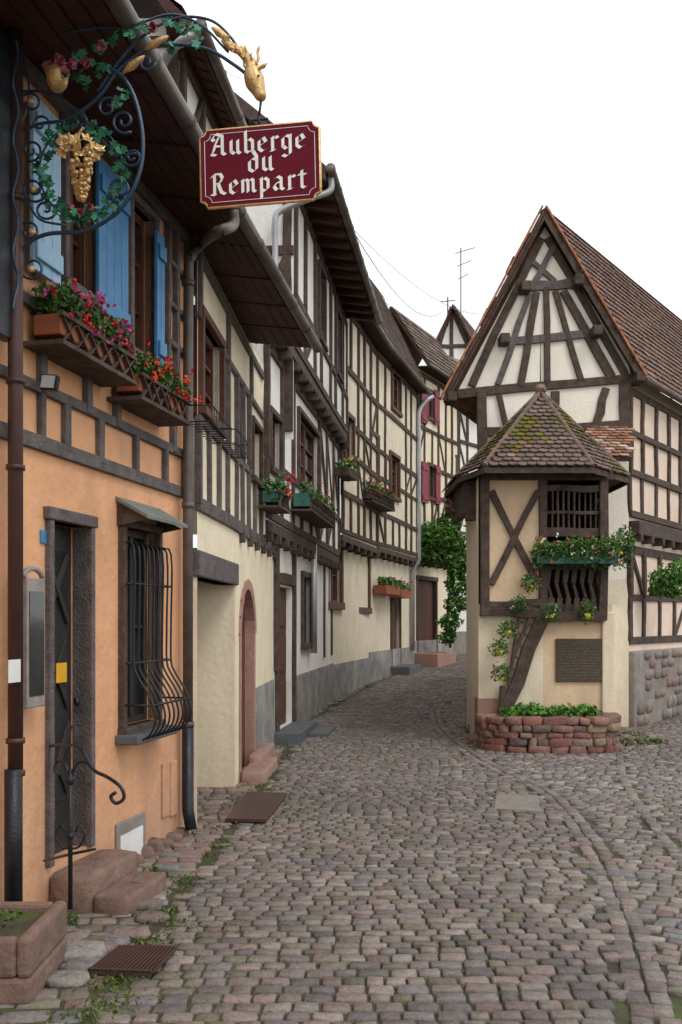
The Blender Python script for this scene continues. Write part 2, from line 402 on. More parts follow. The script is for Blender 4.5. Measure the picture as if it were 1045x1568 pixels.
for zz,o in((zt-.25,.10),(zb+.42,.10),(zb-.08,.14),(zb+.15,.235)):
    tube(gr,[W1.pt(gw[0]-.04,zz,0),W1.pt(gw[0]-.03,zz,o),W1.pt(gw[1]+.07,zz,o),W1.pt(gw[1]+.08,zz,0)],.008,6)
W1.box(h1('window_sill','slate',bevel=.01),gw[0]-.1,gw[1]+.06,gw[2]-.10,gw[2]-.04,-.02,.16)
cn=h1('window_canopy','canopy',bevel=.004)
a=W1.pt(gw[0]-.09,gw[3]+.16,0);q=W1.u*(gw[1]-gw[0]+.18);f_=W1.n*.22-V((0,0,.12))
cn.add([a,a+q,a+q+f_,a+f_,a+V((0,0,.03)),a+q+V((0,0,.03)),a+q+f_+V((0,0,.025)),a+f_+V((0,0,.025))],BF)
for uu in(gw[0]-.07,gw[1]+.05):
    p0_=W1.pt(uu,gw[3]+.13,0);h1('canopy_cheeks','timber').add([p0_,W1.pt(uu,gw[3]+.035,.19),W1.pt(uu,gw[3]+.0,0)],[(0,1,2)])
r=W1.r(176,220,1252,1322);W1.box(h1('vent_surround','greystone',bevel=.01),r[0],r[1],r[2],r[3],0,.02)
r=W1.r(180,214,1272,1318);W1.box(h1('vent_panel','whitep'),r[0],r[1],r[2],r[3],.02,.026)
r=W1.r(247,257,1168,1250);W1.box(h1('meter_panel','orange',bevel=.004),r[0],r[1],r[2],r[3],.0,.018)
r=W1.r(259,269,1165,1248);W1.box(h1('meter_panel','orange',bevel=.004),r[0],r[1],r[2],r[3],.0,.018)
r=W1.r(61,69,812,832);W1.box(h1('house_number_plate','blue'),r[0],r[1],r[2],r[3],.0,.01)
def shutter(h,W,px0,px1,t,b,m,o=.055):
    r=W.r(px0,px1,t,b,o);ac=h('shutters',m,bevel=.004);n=max(2,int((r[1]-r[0])/.1))
    for i in range(n):
        a=r[0]+(r[1]-r[0])*i/n;b_=r[0]+(r[1]-r[0])*(i+1)/n
        W.box(ac,a+.002,b_-.002,r[2],r[3],o,o+.025)
    for q in(.12,.85):
        z=r[2]+(r[3]-r[2])*q;W.box(ac,r[0]+.01,r[1]-.01,z-.05,z+.05,o+.025,o+.045)
shutter(h1,W1,45,88,165,425,'lblue');shutter(h1,W1,146,192,262,510,'blue');shutter(h1,W1,236,248,358,560,'blue')
for i in range(14):
    u=door[1]+.12+i*.17
    if u<W1.L-.1:blob(h1('plinth_stones','stone',True),W1.pt(u,.0,.0),.1,.05,.06+R.uniform(-.03,.03),.1,.5)
h2=H('cream_half_timbered_house')
E0=V((-1.475,2.0,4.5));E1=V((-.328,10.55,4.5))
WE=Wall((E0.x,E0.y),(E1.x,E1.y))
W2=Wall((-1.12,7.75),(-.87,12.7))
def eavepoly(h,ya,yb,wa,wb,nm):
    a=E0+(E1-E0)*((ya-2)/8.55);b=E0+(E1-E0)*((yb-2)/8.55)
    wa=V((wa[0]-.05,wa[1],4.56));wb=V((wb[0]-.05,wb[1],4.56));dn=V((0,0,.03));s=h('soffit','soffit')
    s.add([a,b,wb,wa,a+dn,b+dn,wb+dn,wa+dn],BF)
    n=int((yb-ya)/.9)+1
    for i in range(1,n):
        p=a+(b-a)*i/n-V((0,0,.014));q=wa+(wb-wa)*i/n-V((0,0,.014));obox(s,p,V((.0,.012,0)),q-p,V((0,0,.015)))
    n=6
    for i in range(1,n):
        f=i/n;p=a+(wa-a)*f;q=b+(wb-b)*f
        obox(s,p-V((0,0,.010)),q-p,V((.012,0,0)),V((0,0,.011)))
    up=V((0,0,.05));ins=V((-3.3,.4,3.4))
    tiles(h('roof_tiles','tile'),[a+up,b+up,b+up+ins,a+up+ins],BRN,under=h('roof_deck','soffit'))
    b2=V((-6.6,.8,0));h('roof_back','tile2').add([a+up+ins,b+up+ins,b+b2,a+b2],[(0,1,2,3)])
    t=(b-a).normalized()
    gutter(h,a+V((.06,0,.02)),b+V((.06,0,.02))+t*.05,.05)
eavepoly(h1,2.0,7.7,(W1.pt(-3.2,0).x,2.0),(-1.177,7.7),'a')
eavepoly(h2,7.72,10.6,(-1.12,7.75),(-.975,10.6),'b')
dp=H('rain_downpipe');g1=dp('pipe','gut',True);X=WE.off(.06)
q=[X.hit(357,322),X.hit(357,345),X.hit(345,355)+V((-.05,0,0)),W1.hit(310,372,.12),W1.hit(292,395,.09),W1.hit(289,430,.08),W1.hit(288,760,.08)]
tube(g1,smoothpts(q,5)+[W1.hit(288,1110,.08)],.038,12)
tube(dp('pipe_boot','iron',True),[W1.hit(288,1105,.08),W1.hit(288,1240,.08),W1.hit(293,1270,.12)],.044,12)
for y in(430,770,1105): tube(dp('pipe_rings','gut',True),[W1.hit(288,y,.08),W1.hit(288,y+8,.08)],.047,12)
dp=H('rain_downpipe')
tube(dp('pipe','brownpipe',True),[W1.hit(24,-80,.1),W1.hit(24,1180,.1)],.038,12)
tube(dp('pipe_boot','iron',True),[W1.hit(21,1178,.1),W1.hit(21,1400,.1)],.045,12)
for y in(300,580,712,1130,1180): tube(dp('pipe_rings','brownpipe',True),[W1.hit(24,y,.1),W1.hit(24,y+8,.1)],.048,12)
mc=H('menu_display_case');r=W1.r(42,70,885,1083,.1)
W1.box(mc('case','greystone',bevel=.006),r[0],r[1],r[2],r[3],.04,.1)
W1.box(mc('glass','glass'),r[0]+.02,r[1]-.02,r[2]+.06,r[3]-.07,.1,.104)
pts=[W1.pt(r[0]+(r[1]-r[0])*(.5-.5*math.cos(k*math.pi/8)),r[3]+.05*math.sin(k*math.pi/8),.08) for k in range(9)];tube(mc('arched_top','greystone',True),pts,.015,6)
r=W1.r(14,32,1010,1045,.16);W1.box(mc('label','whitep'),r[0],r[1],r[2],r[3],.155,.16)
sl=H('floodlight');c=W1.hit(76,588,.12);obox(sl('head','iron',bevel=.01),c+V((-.04,-.05,-.04)),V((.08,.02,0)),V((.0,.06,0)),V((.02,-.02,.08)))
obox(sl('lens','zinc'),c+V((-.032,-.056,-.03)),V((.064,.016,0)),V((0,.004,0)),V((.014,-.014,.06)));tube(sl('bracket','iron'),[c,W1.hit(72,575,0)],.01)
st=H('stone_doorstep')
def rough_block(acc,W,u0,u1,z0,z1,o0,o1):
    # hewn block: subdivided box with worn, uneven edges
    N_=5;c=W.pt((u0+u1)/2,(z0+z1)/2,(o0+o1)/2)
    blob(acc,c,(u1-u0)/2*1.04,(o1-o0)/2*1.06,(z1-z0)/2*1.05,.025,.22,20,10,ax=(W.u,W.n,V((0,0,1))))
rough_block(st('upper_step','stone',True),W1,door[0]-.02,door[1]+.2,-.1,.19,.0,.25)
rough_block(st('lower_step','stone',True),W1,door[0]+.0,door[1]+.12,-.1,.085,.255,.47)
rl=H('iron_handrail');ra=rl('rails','iron',True)
tube(ra,[P(108,1392,5.12),P(108,1178,5.12)],.012,8)
tube(ra,smoothpts([P(66,1145,5.6),P(95,1140,5.3),P(122,1146,5.1),P(143,1178,5.0),P(165,1190,4.95),P(185,1205,4.9),P(190,1222,4.9),P(178,1230,4.9),P(170,1220,4.9),P(178,1213,4.9)],5),.009,8)
tube(ra,smoothpts([P(108,1195,5.12),P(100,1170,5.15),P(88,1165,5.2),P(84,1180,5.2),P(92,1186,5.2)],5),.007,6)
tube(ra,smoothpts([P(108,1195,5.12),P(118,1170,5.12),P(132,1168,5.1),P(146,1180,5.05)],5),.007,6)
for sx in(-1,1):
    tube(ra,smoothpts([P(108,1300,5.12),P(108+sx*14,1296,5.12),P(108+sx*22,1278,5.12),P(108+sx*14,1264,5.12),P(108+sx*8,1274,5.12)],5),.006,6)
tube(ra,[P(68,1318,5.4),P(108,1308,5.12),P(146,1300,5.0)],.008,6)
blob(ra,P(108,1280,5.12),.02,.02,.02);blob(ra,P(108,1195,5.12),.02,.02,.03)
flowerbox(W1,72,182,500,.05,'terra',('pink','red','pink'),n=4200,fn=60,hh=.11,dep=.16,ls=.022,fr=(.12,.12),fs=.017)
flowerbox(W1,196,268,582,.05,'terra',('red','red','orange'),n=3000,fn=42,hh=.11,dep=.16,ls=.022,fr=(.12,.12),fs=.017)
# ============ dormer
hd=H('dormer_gable')
Df=Wall((-3.4,8.1),(-1.32,8.1));Ds=Wall((-1.32,8.1),(-1.15,9.7))
Df.sheet(hd('walls','white'),0,Df.L,4.4,6.5);Ds.sheet(hd('walls','white'),0,Ds.L,4.4,6.3)
td=hd('timber_frame','timber',bevel=.006)
for u in(.6,1.3,1.75,2.03):Df.beamuz(td,(u,4.5),(u,6.4),.08)
for z in(5.1,5.9,6.3):Df.beamuz(td,(0,z),(Df.L,z),.08)
Ds.frame(td,0,Ds.L,[4.6,5.3,6.2],.8,w=.07)
eaves(hd,Ds,-.3,Ds.L+.1,6.3,.22,6.2,1.4,1.4)
tube(hd('gutter_spout','zinc',True),smoothpts([Ds.pt(-.25,6.2,.26),Ds.pt(-.3,6.15,.12),Df.pt(Df.L-.1,6.05,.15),Df.pt(Df.L-.15,5.8,.12),Df.pt(Df.L-.15,4.9,.12)],5),.035,8)
# ================= CREAM HOUSE (2)
arch=W2.r(368,386,905,1196)
ad=(arch[0],arch[0]+.95,g(10),1.93)
rec=(0,1.85,-.2,1.94)
w3=W2.r(306,336,508,640);w4=W2.r(384,397,655,735)
W2.sheet(h2('walls','cream'),0,W2.L,-.2,4.6,[rec,ad,w3,w4])
W2.window(h2,w3,'brownw',2,3,.07,'brownw');W2.window(h2,w4,'brownw',2,3,.06,'timber')
t2=h2('timber_frame','timberg',bevel=.006)
W2.box(h2('lintel','timberg',bevel=.015),-.02,1.95,1.94,2.15,-.2,.03)
zb=W2.uz(300,770)[1]
W2.beamuz(t2,(0,zb),(W2.L,zb),.12)
W2.frame(t2,0,W2.L,[zb,w3[2]-.1,3.98],.45,[w3,w4],.06,.055)
W2.beamuz(t2,(0,4.45),(W2.L,4.45),.07)
for u in(.05,1.4,2.9,4.3):W2.beamuz(t2,(u,3.98),(u,4.45),.07)
joists(h2,W2,2.2,W2.L,zb-.02,.0,.5)
Wr=Wall((-3.2,9.6),(-1.02,9.6));Wr.sheet(h2('walls','cream'),0,Wr.L,-.2,2.3)
abox(h2('passage_ceiling','timber'),-3.2,-1.14,7.6,9.6,2.0,2.1)
Wb=Wall((-2.7,7.6),(-2.6,9.6));Wb.sheet(h2('walls','cream'),0,Wb.L,-.2,2.3)
ac=(ad[0]+ad[1])/2;ar=(ad[1]-ad[0])/2;zc=ad[3]-ar
W2.box(h2('arched_door','brownw'),ad[0],ad[1],ad[2],ad[3],-.13,-.1)
for k in range(5):
    u=ad[0]+(ad[1]-ad[0])*(k+.5)/5;W2.box(h2('arched_door','brownw'),u-.085,u+.085,ad[2],ad[3]-.02,-.1,-.09)
ps=h2('arch_surround','pinkstone',bevel=.004);cp=h2('walls','cream')
for k in range(10):
    a0=math.pi*k/10;a1=math.pi*(k+1)/10
    c0=(ac-ar*math.cos(a0),zc+ar*math.sin(a0));c1=(ac-ar*math.cos(a1),zc+ar*math.sin(a1))
    cn_=(ad[0] if k<5 else ad[1],ad[3])
    cp.add([W2.pt(*c0),W2.pt(*cn_),W2.pt(*c1)],[(0,1,2)])
    W2.beamuz(ps,(ac-(ar+.05)*math.cos(a0),zc+(ar+.05)*math.sin(a0)),(ac-(ar+.05)*math.cos(a1),zc+(ar+.05)*math.sin(a1)),.11,.008,-.12)
W2.box(ps,ad[0]-.08,ad[0]+.02,ad[2],zc,-.12,.015);W2.box(ps,ad[1]-.02,ad[1]+.08,ad[2],zc,-.12,.015)
s2=H('sandstone_steps')
rough_block(s2('lower_step','pinkstone',True),W2,ad[0]-.1,ad[1]+.1,-.1,.1,.02,.26);rough_block(s2('upper_step','pinkstone',True),W2,ad[0]+.5,ad[1]+.7,-.1,.18,.01,.16)
W2.box(h2('plinth','bluestone'),ad[1]+.15,W2.L,-.2,.85,-.02,.02)
fb=H('iron_window_rack');ia=fb('rack','iron',True)
for px0,px1,y in((304,336,662),(345,366,690)):
    u0,u1,_,_=W2.r(px0,px1,y,y+5,.1);z=W2.uz((px0+px1)/2,y,.1)[1]
    for dz in(0,.12):tube(ia,[W2.pt(u0,z+dz,.02),W2.pt(u0,z+dz,.2),W2.pt(u1,z+dz,.2),W2.pt(u1,z+dz,.02)],.006,6)
    k=int((u1-u0)/.09)
    for i in range(k+1):
        u=u0+(u1-u0)*i/k;tube(ia,[W2.pt(u,z+.12,.2),W2.pt(u,z,.2),W2.pt(u,z,.02)],.004,5)
# ================= WHITE HOUSE (B2b)
h3=H('white_jettied_house')
W3=Wall((-.87,12.7),(-.17,18.6))
dd=W3.r(424,447,895,1080);dw=(dd[0],dd[1],.15,2.05)
wa=W3.r(462,474,885,985)
W3.sheet(h3('walls','white'),0,W3.L,-.2,2.8,[dw,wa])
W3.box(h3('door','brownw',bevel=.01),dw[0],dw[1],dw[2],dw[3],-.12,-.08)
for k in range(3):W3.box(h3('door','brownw',bevel=.01),dw[0]+.1,dw[1]-.1,dw[2]+.12+k*.62,dw[2]+.6+k*.62,-.08,-.06)
t3=h3('timber_frame','timber',bevel=.006)
W3.beamuz(t3,(dw[0]-.08,.1),(dw[0]-.08,2.6),.12);W3.beamuz(t3,(dw[1]+.08,.1),(dw[1]+.08,2.6),.12);W3.beamuz(t3,(dw[0]-.1,2.15),(dw[1]+.1,2.15),.14)
W3.window(h3,wa,'brownw',1,2,.09)
W3.box(h3('plinth','bluestone'),dw[1]+.2,W3.L,-.2,.8,-.02,.035)
for u in(.1,4.8,5.8):W3.beamuz(t3,(u,.95),(u,2.75),.11)
J1=.12;J2=.27
A=W3.off(J1);B=W3.off(J2)
W3.box(h3('jetty_beam','timber',bevel=.01),-1.0,W3.L,2.65,2.78,-.1,J1+.02);joists(h3,W3,-.9,W3.L,2.65,J1,.55)
wb=A.r(456,486,650,748);wc=A.r(412,428,640,720)
A.sheet(h3('walls','white'),-1.1,W3.L,2.78,4.9,[wb,wc]);A.window(h3,wb,'brownw',2,3,.07);A.window(h3,wc,'brownw',2,3,.07)
A.frame(t3,-1.1,W3.L,[2.84,3.5,4.82],.9,[wb,wc],.2,.09)
W3.box(h3('jetty_beam','timber',bevel=.01),-1.0,W3.L,4.92,5.05,-.1,J2+.02);joists(h3,W3,-1,W3.L,4.92,J2,.55)
wd=(2.2,2.8,5.85,6.9);we=(4.3,4.9,5.85,6.9)
B.frame(t3,0,W3.L,[5.12,5.75,7.1],.9,[wd,we],.25,.09)
B.sheet(h3('walls','white'),0,W3.L,5.05,7.25,[wd,we]);B.window(h3,wd,'brownw',2,3,.07);B.window(h3,we,'brownw',2,3,.07)
e=B.pt(0,0);We=Wall((-4.2,e.y-.02),(e.x,e.y-.02));We.sheet(h3('walls','white'),0,We.L,3.9,7.35)
h3('walls','white').add([We.pt(0,7.3),We.pt(We.L,7.3),We.pt(We.L-1.1,8.0),We.pt(0,8.0)],[(0,1,2,3)])
for u in(We.L-.07,We.L-.75):We.beamuz(t3,(u,4.0),(u,7.3),.12)
for z in(5.0,6.3,7.2):We.beamuz(t3,(0,z),(We.L,z),.12)
We.beamuz(t3,(We.L-.75,5.0),(We.L-.1,6.2),.10)
e=A.pt(-1.1,0);Wf=Wall((-4.2,e.y),(e.x,e.y));Wf.sheet(h3('walls','white'),0,Wf.L,2.6,5.0)
ea=V((-.19,12.45,7.2));eb=V((.66,18.7,7.2));ri=V((-1.35,.15,1.15))
tiles(h3('roof_tiles','tile'),[ea+V((0,0,.06)),eb+V((0,0,.06)),eb+ri,ea+ri],BRN,under=h3('roof_deck','soffit'))
h3('roof_back','tile2').add([ea+ri,eb+ri,eb+ri+V((-3,.5,-2.3)),ea+ri+V((-3,.5,-2.3))],[(0,1,2,3)])
s=h3('soffit','soffit');wl=V((-.75,12.45,7.28));wr=V((0.02,18.7,7.28));dn=V((0,0,.03));s.add([ea,eb,wr,wl,ea+dn,eb+dn,wr+dn,wl+dn],BF)
for i in range(1,14):
    p=ea+(eb-ea)*i/14;q=wl+(wr-wl)*i/14;obox(s,p-V((0,0,.1)),V((0,.08,0)),q-p,V((0,0,.09)))
obox(h3('bargeboard','timber',bevel=.01),ea+V((0,-.04,-.12)),ri,V((0,.05,0)),V((0,0,.2)))
gutter(h3,ea+V((.06,-.05,.03)),eb+V((.06,0,.03)),.06,'gut')
tube(h3('swan_neck_pipe','zinc',True),smoothpts([ea+V((.06,.1,0)),ea+V((.05,.1,-.18)),ea+V((-.2,.05,-.3)),V((-.75,12.5,6.75)),V((-.83,12.5,6.6)),V((-.83,12.55,6.2)),V((-.83,12.55,5.2))],5),.04,10)
tube(h3('downpipe','zinc',True),[W3.hit(481,830,.1),W3.hit(481,1000,.1)],.05,8)
flowerbox(A,462,500,760,.05,'greenbox',('pink','red'),True,n=450,fn=8,hh=.18,dep=.22)
flowerbox(A,414,430,748,.05,'greenbox',('pink','red'),True,n=350,fn=8,hh=.13,dep=.18)
s3=H('slate_entrance_steps')
W3.box(s3('upper','slate',bevel=.01),dw[0]-.25,dw[1]+.2,-.1,.16,.0,.34);W3.box(s3('lower','slate',bevel=.01),dw[0]+.5,dw[1]+.3,-.1,.08,.342,.6)
# ================= B3
h4=H('long_cream_half_timbered_house')
def far(h,W,wallm,zj,zt,levels,wins_g,wins_u,over,ze,rise,run,sp=.75,jet=.18,doors=(),tl=BRN,bp=.2,um=None,base='bluestone',bw=.095):
    U=W.off(jet);hg=[W.r(*x) for x in wins_g]+list(doors);hu=[U.r(*x) for x in wins_u]
    W.sheet(h('walls',wallm),0,W.L,-.3,zj,hg);U.sheet(h('walls',um or wallm),0,W.L,zj,zt,hu)
    for x in hg[:len(wins_g)]:W.window(h,x,'brownw',2,2,.14,'brownw')
    for x in doors:W.box(h('door','brownw',bevel=.01),*x,-.12,-.08)
    for x in doors:
        t=h('door_frame','timber',bevel=.01);W.box(t,x[0]-.1,x[0],x[2],x[3],-.1,.04);W.box(t,x[1],x[1]+.1,x[2],x[3],-.1,.04);W.box(t,x[0]-.12,x[1]+.12,x[3],x[3]+.12,-.1,.05)
    for x in hu:U.window(h,x,'brownw',2,3,.09,'brownw')
    t=h('timber_frame','timber',bevel=.006);U.frame(t,0,W.L,[zj+.08]+levels,sp,hu,bp,bw)
    W.box(h('jetty_beam','timber',bevel=.01),0,W.L,zj-.12,zj,-.1,jet+.03);joists(h,W,0.1,W.L-.1,zj-.12,jet,.6)
    zg=g(W.pt(W.L/2,0).y);W.box(h('plinth',base),0,W.L,-.3,zg+.6,-.02,.035)
    eaves(h,W,0,W.L,zt-.02,over,ze,rise,run,oj=jet,tl=tl)
W4=Wall((-.17,18.6),(.62,22.2));W5=Wall((.62,22.2),(1.85,26.5));W6=Wall((1.85,26.5),(3.3,29.5));W7=Wall((3.3,29.5),(5.6,32.6));W8=Wall((5.6,32.6),(11,35))
far(h4,W4,'cream2',3.2,7.65,[4.0,4.8,5.4,6.4,7.5],[(502,521,838,922)],[(528,540,640,705)],.3,7.6,2.75,1.3,.8)
far(h4,W5,'cream2',3.25,7.65,[4.0,4.8,5.4,6.4,7.5],[(541,563,848,930)],[(558,578,665,745),(597,610,700,760),(600,612,575,628)],.3,7.6,2.75,1.3,.8,doors=[(2.2,3.1,.45,2.45)])
h5=H('raspberry_shuttered_house')
far(h5,W6,'cream',3.3,8.35,[4.1,5.0,5.8,6.8,8.2],[],[(655,664,602,640),(656,666,715,762)],.35,8.3,1.7,1.1,.6,doors=[(.5,1.9,.5,2.7)],tl=BRN)
U=W6.off(.18)
for (a,b,t,bb) in((645,654,590,648),(665,672,598,650),(646,655,708,770),(667,674,714,772)):shutter(h5,U,a,b,t,bb,'pshut')
h6=H('white_half_timbered_house')
far(h6,W7,'white',3.4,8.0,[4.2,5.1,5.9,6.9,7.9],[],[(688,696,700,740)],.35,8.0,1.6,1.1,.6,tl=BRN,bp=.4,base='greystone')
far(h6,W8,'white',3.4,8.0,[4.2,5.1,5.9,6.9,7.9],[],[],.35,8.0,1.6,1.1,.8,tl=BRN,bp=.4,base='greystone')
dp=H('rain_downpipe');g4=W5.off(.25);tube(dp('pipe','zinc',True),smoothpts([g4.pt(W5.L+.3,7.6,.3),g4.pt(W5.L+.1,7.4,.1),g4.pt(W5.L-.1,7.1,0),g4.pt(W5.L-.12,6.5,0)],5)+[g4.pt(W5.L-.12,3.2,0),W5.pt(W5.L-.12,2.9,.08),W5.pt(W5.L-.12,.8,.08)],.06,8)
flowerbox(W5.off(.18),560,594,752,.03,'timber',('red','pink','red'),True,n=600,fn=30,hh=.2,dep=.28,ls=.05)
flowerbox(W4.off(.18),524,538,712,.03,'timber',('yellow','white'),False,n=250,fn=10,hh=.15,dep=.25,ls=.05)
flowerbox(W5,582,604,896,.03,'terra',('red','white'),False,n=400,fn=6,hh=.2,dep=.3,ls=.05)
flowerbox(W5,606,622,902,.03,'terra',('red','white'),False,n=300,fn=4,hh=.2,dep=.3,ls=.05)
s4=H('doorway_steps');W5.box(s4('step','slate',bevel=.02),2.0,3.4,0,.48,.02,.5);W6.box(s4('step','pinkstone',bevel=.02),.2,1.7,.2,.72,.02,.7)
vn=H('climbing_vine');va=vn('leaves','leaf')
BG=[(.06,.17,.02),(.09,.24,.03),(.04,.11,.02),(.13,.3,.04)]
for px,py,r,n in((632,850,.36,500),(650,832,.46,750),(668,822,.54,950),(690,830,.54,950),(704,862,.5,850),(675,852,.44,500),(702,895,.42,600),(698,925,.36,450),(690,952,.34,380),(686,975,.27,240),(645,852,.3,300),(690,800,.38,400),(710,848,.34,300),(694,785,.2,120)):
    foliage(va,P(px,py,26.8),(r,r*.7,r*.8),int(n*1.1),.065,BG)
tube(vn('stem','timber',True),smoothpts([P(690,992,27.4),P(686,930,27.3),P(692,880,27.2),P(670,845,27.2)],5),.04,6)
# background gable
hb=H('distant_gabled_house')
Wg=Wall(((672-CX)/F*42,42),((745-CX)/F*42,42.0));u_=Wg.L
zt=CZ+(HY-530)/F*42
Wg.sheet(hb('walls','white'),0,u_*.62,2,zt)
ap=Wg.uz(692,470);hb('walls','white').add([Wg.pt(0,zt),Wg.pt(u_*.62,zt),Wg.pt(ap[0]+.1,ap[1])],[(0,1,2)])
tb=hb('timber_frame','timber')
for a,b in(((0,zt),(ap[0],ap[1])),((u_*.62,zt),(ap[0],ap[1])),((0,zt),(u_*.62,zt)),((ap[0],zt-2),(ap[0],ap[1])),((.2,zt-1.5),(u_*.6,zt-1.5)),((.05,zt-3),(.05,zt)),((u_*.6,zt-3),(u_*.6,zt))):Wg.beamuz(tb,a,b,.16)
a=Wg.pt(ap[0],ap[1],.4);b=Wg.pt(u_*.72,zt-.1,.4);bk=V((2.6,7,0))
tiles(hb('roof_tiles','tile'),[b,b+bk,a+bk,a],BRN,.25,.25,under=hb('roof_deck','soffit'))
a2=Wg.pt(-.35,zt-.2,.4);hb('roof_back','tile2').add([a,a2,a2+bk,a+bk],[(0,1,2,3)])
s_=Wall((b.x,b.y+.2),((b+bk).x,(b+bk).y));s_.sheet(hb('walls','white'),0,s_.L,2,zt)
# ================= RIGHT HOUSE
h7=H('pointed_gable_half_timbered_house')
GY=14.5;RY=14.3
def X_(px,d=GY):return (px-CX)/F*d
def Z_(py,d=GY):return CZ+(HY-py)/F*d
WG=Wall((X_(733),GY),(X_(963),GY))
wm=h7('walls','gablew')
apx=X_(833,RY);apz=Z_(320,RY)
AF=V((apx,RY,apz));EL=V((X_(678,RY),RY,Z_(612,RY)));ER=V((X_(986,RY),RY,Z_(578,RY)))
zl=EL.z+(AF.z-EL.z)*(WG.p.x-EL.x)/(AF.x-EL.x)-.05;zr=ER.z+(AF.z-ER.z)*((X_(963))-ER.x)/(AF.x-ER.x)-.05
wm.add([WG.pt(0,2.2),WG.pt(WG.L,2.2),WG.pt(WG.L,zr),V((AF.x,GY,AF.z-.08)),WG.pt(0,zl)],[(0,1,2,3,4)])
wm.add([V((EL.x+.12,GY,EL.z+.1)),WG.pt(0,EL.z+.1),WG.pt(0,zl)],[(0,1,2)])
wm.add([V((ER.x-.12,GY,ER.z+.05)),WG.pt(WG.L,zr),WG.pt(WG.L,ER.z+.05)],[(0,1,2)])
WG.sheet(h7('lower_walls','cream2'),0,WG.L,-.2,2.2)
bk=V((4.55,6.4,0))
rt=h7('roof_tiles','tile');rd=h7('roof_deck','soffit')
tiles(rt,[ER,ER+bk,AF+bk,AF],[(.22,.135,.105),(.25,.155,.12),(.19,.12,.10),(.27,.16,.12),(.2,.15,.125)],.15,.12,under=rd)
bkl=V((2.6,6.4,0))
tiles(rt,[EL,AF,AF+bk,EL+bkl],RED,.2,.2,under=rd)
vt=h7('verge_tiles','tile',bevel=.004)
for a,b in((EL,AF),(ER,AF)):
    n=26
    for i in range(n):
        p=a+(b-a)*i/n;q=a+(b-a)*(i+1.12)/n
        d=(q-p).normalized();nn=V((-d.z,0,d.x));nn=nn if nn.z>0 else -nn
        obox(vt,p+nn*.02+V((0,-.06,0)),q-p,V((0,.16,0)),nn*.03,R.choice([(.46,.19,.10),(.40,.17,.1),(.5,.24,.14)]))
    d=(b-a).normalized();nn=V((-d.z,0,d.x));nn=nn if nn.z>0 else -nn
    obox(h7('bargeboards','timber',bevel=.008),a-nn*.08+V((0,-.02 if a is EL else -.024,0)),b-a,V((0,.04,0)),nn*.09)
t7=h7('timber_frame','timber',bevel=.008)
tg=h7('timber_frame','timberg',bevel=.008)
B_=lambda a,b,w,t=t7,o=.04:WG.beam(t,a,b,w,o)
B_((700,604),(985,578),.14);B_((828,365),(722,592),.11);B_((838,365),(958,575),.11)
B_((798,442),(876,434),.13,tg);B_((764,524),(914,510),.11,tg)
B_((816,402),(850,432),.08,tg);B_((848,378),(818,434),.08,tg)
B_((836,440),(838,592),.10);B_((822,448),(797,592),.09);B_((850,446),(890,584),.09);B_((812,450),(762,590),.08,tg);B_((862,446),(936,578),.11)
B_((736,662),(963,650),.14);B_((737,600),(737,940),.14);B_((957,585),(957,700),.17);B_((764,605),(775,655),.09);B_((928,595),(912,650),.10);B_((850,600),(850,655),.10)
for px,py in((690,612),(770,524),(802,445),(882,436),(910,512),(975,582)):
    c=WG.hit(px,py);abox(h7('purlin_ends','timber',bevel=.015),c.x-.07,c.x+.07,RY-.05,14.6,c.z-.07,c.z+.07)
WR=Wall((WG.pt(WG.L,0).x,GY),(WG.pt(WG.L,0).x+4.45,GY+6.3))
WR.sheet(h7('side_walls','pink'),0,WR.L,-.2,5.2)
WR.frame(t7,0,WR.L,[3.15,3.75,4.35,4.95],.6,[],.1,.09)
WR.box(h7('jetty_beam','timber',bevel=.01),0,WR.L,2.85,3.05,-.02,.16);joists(h7,WR,.1,WR.L,2.86,.12,.5)
WR.frame(t7,.0,WR.L,[1.3,1.95,2.65],.7,[],.5,.1)
WR.box(h7('stone_plinth','greystone',bevel=.03),0,WR.L,-.2,1.15,-.02,.10)
rs=h7('plinth_rubble','attr',True)
zz=.05
while zz<1.05:
    u=.05;hh2=R.uniform(.12,.2)
    while u<WR.L:
        l=R.uniform(.18,.42)
        if R.random()<.5: blob(rs,WR.pt(u+l/2,zz+hh2/2,.075),l*.48,.06,hh2*.47,.1,.45,10,6,R.choice([(.24,.2,.18),(.3,.24,.2),(.2,.175,.165),(.27,.19,.16)]),(WR.u,WR.n,V((0,0,1))))
        u+=l
    zz+=hh2
WLx=Wall((WG.p.x+1.6,GY+6.3),(WG.p.x,GY));WLx.sheet(wm,0,WLx.L,-.2,4.8)
gutter(h7,ER+V((.05,.1,0)),ER+bk+V((.05,0,0)),.05)
# ================= BOOTH
h8=H('turret_oriel')
FY=12.5
def XF(px,d=FY):return (px-CX)/F*d
def ZF(py,d=FY):return CZ+(HY-py)/F*d
WB=Wall((XF(733),FY),(XF(938),FY))
zmid=ZF(925)
lw=h8('lower_walls','boothlow')
u1=WB.uz(832,900)[0]
WB.sheet(lw,0,u1,-.1,zmid);WB.sheet(h8('ochre_panel','ochre'),u1,WB.L,-.1,zmid)
abox(h8('pink_plinth','pinkstone'),WB.p.x-.01,WB.p.x+.25,FY-.012,FY+.3,-.1,.62)
sr=Wall((XF(938),FY),(XF(938)+.6,GY));sr.sheet(h8('side_walls','boothlow'),0,sr.L,-.1,zmid+.0)
abox(h8('corner_pier','boothlow',bevel=.02),XF(921),XF(941),FY-.05,FY+.2,-.05,zmid-.1)
slf=Wall((XF(733)+.1,GY),(XF(733),FY));slf.sheet(h8('side_walls','boothlow'),0,slf.L,-.1,3.4)
ze=3.45
WU=Wall((XF(742),FY-.06),(XF(928),FY-.06))
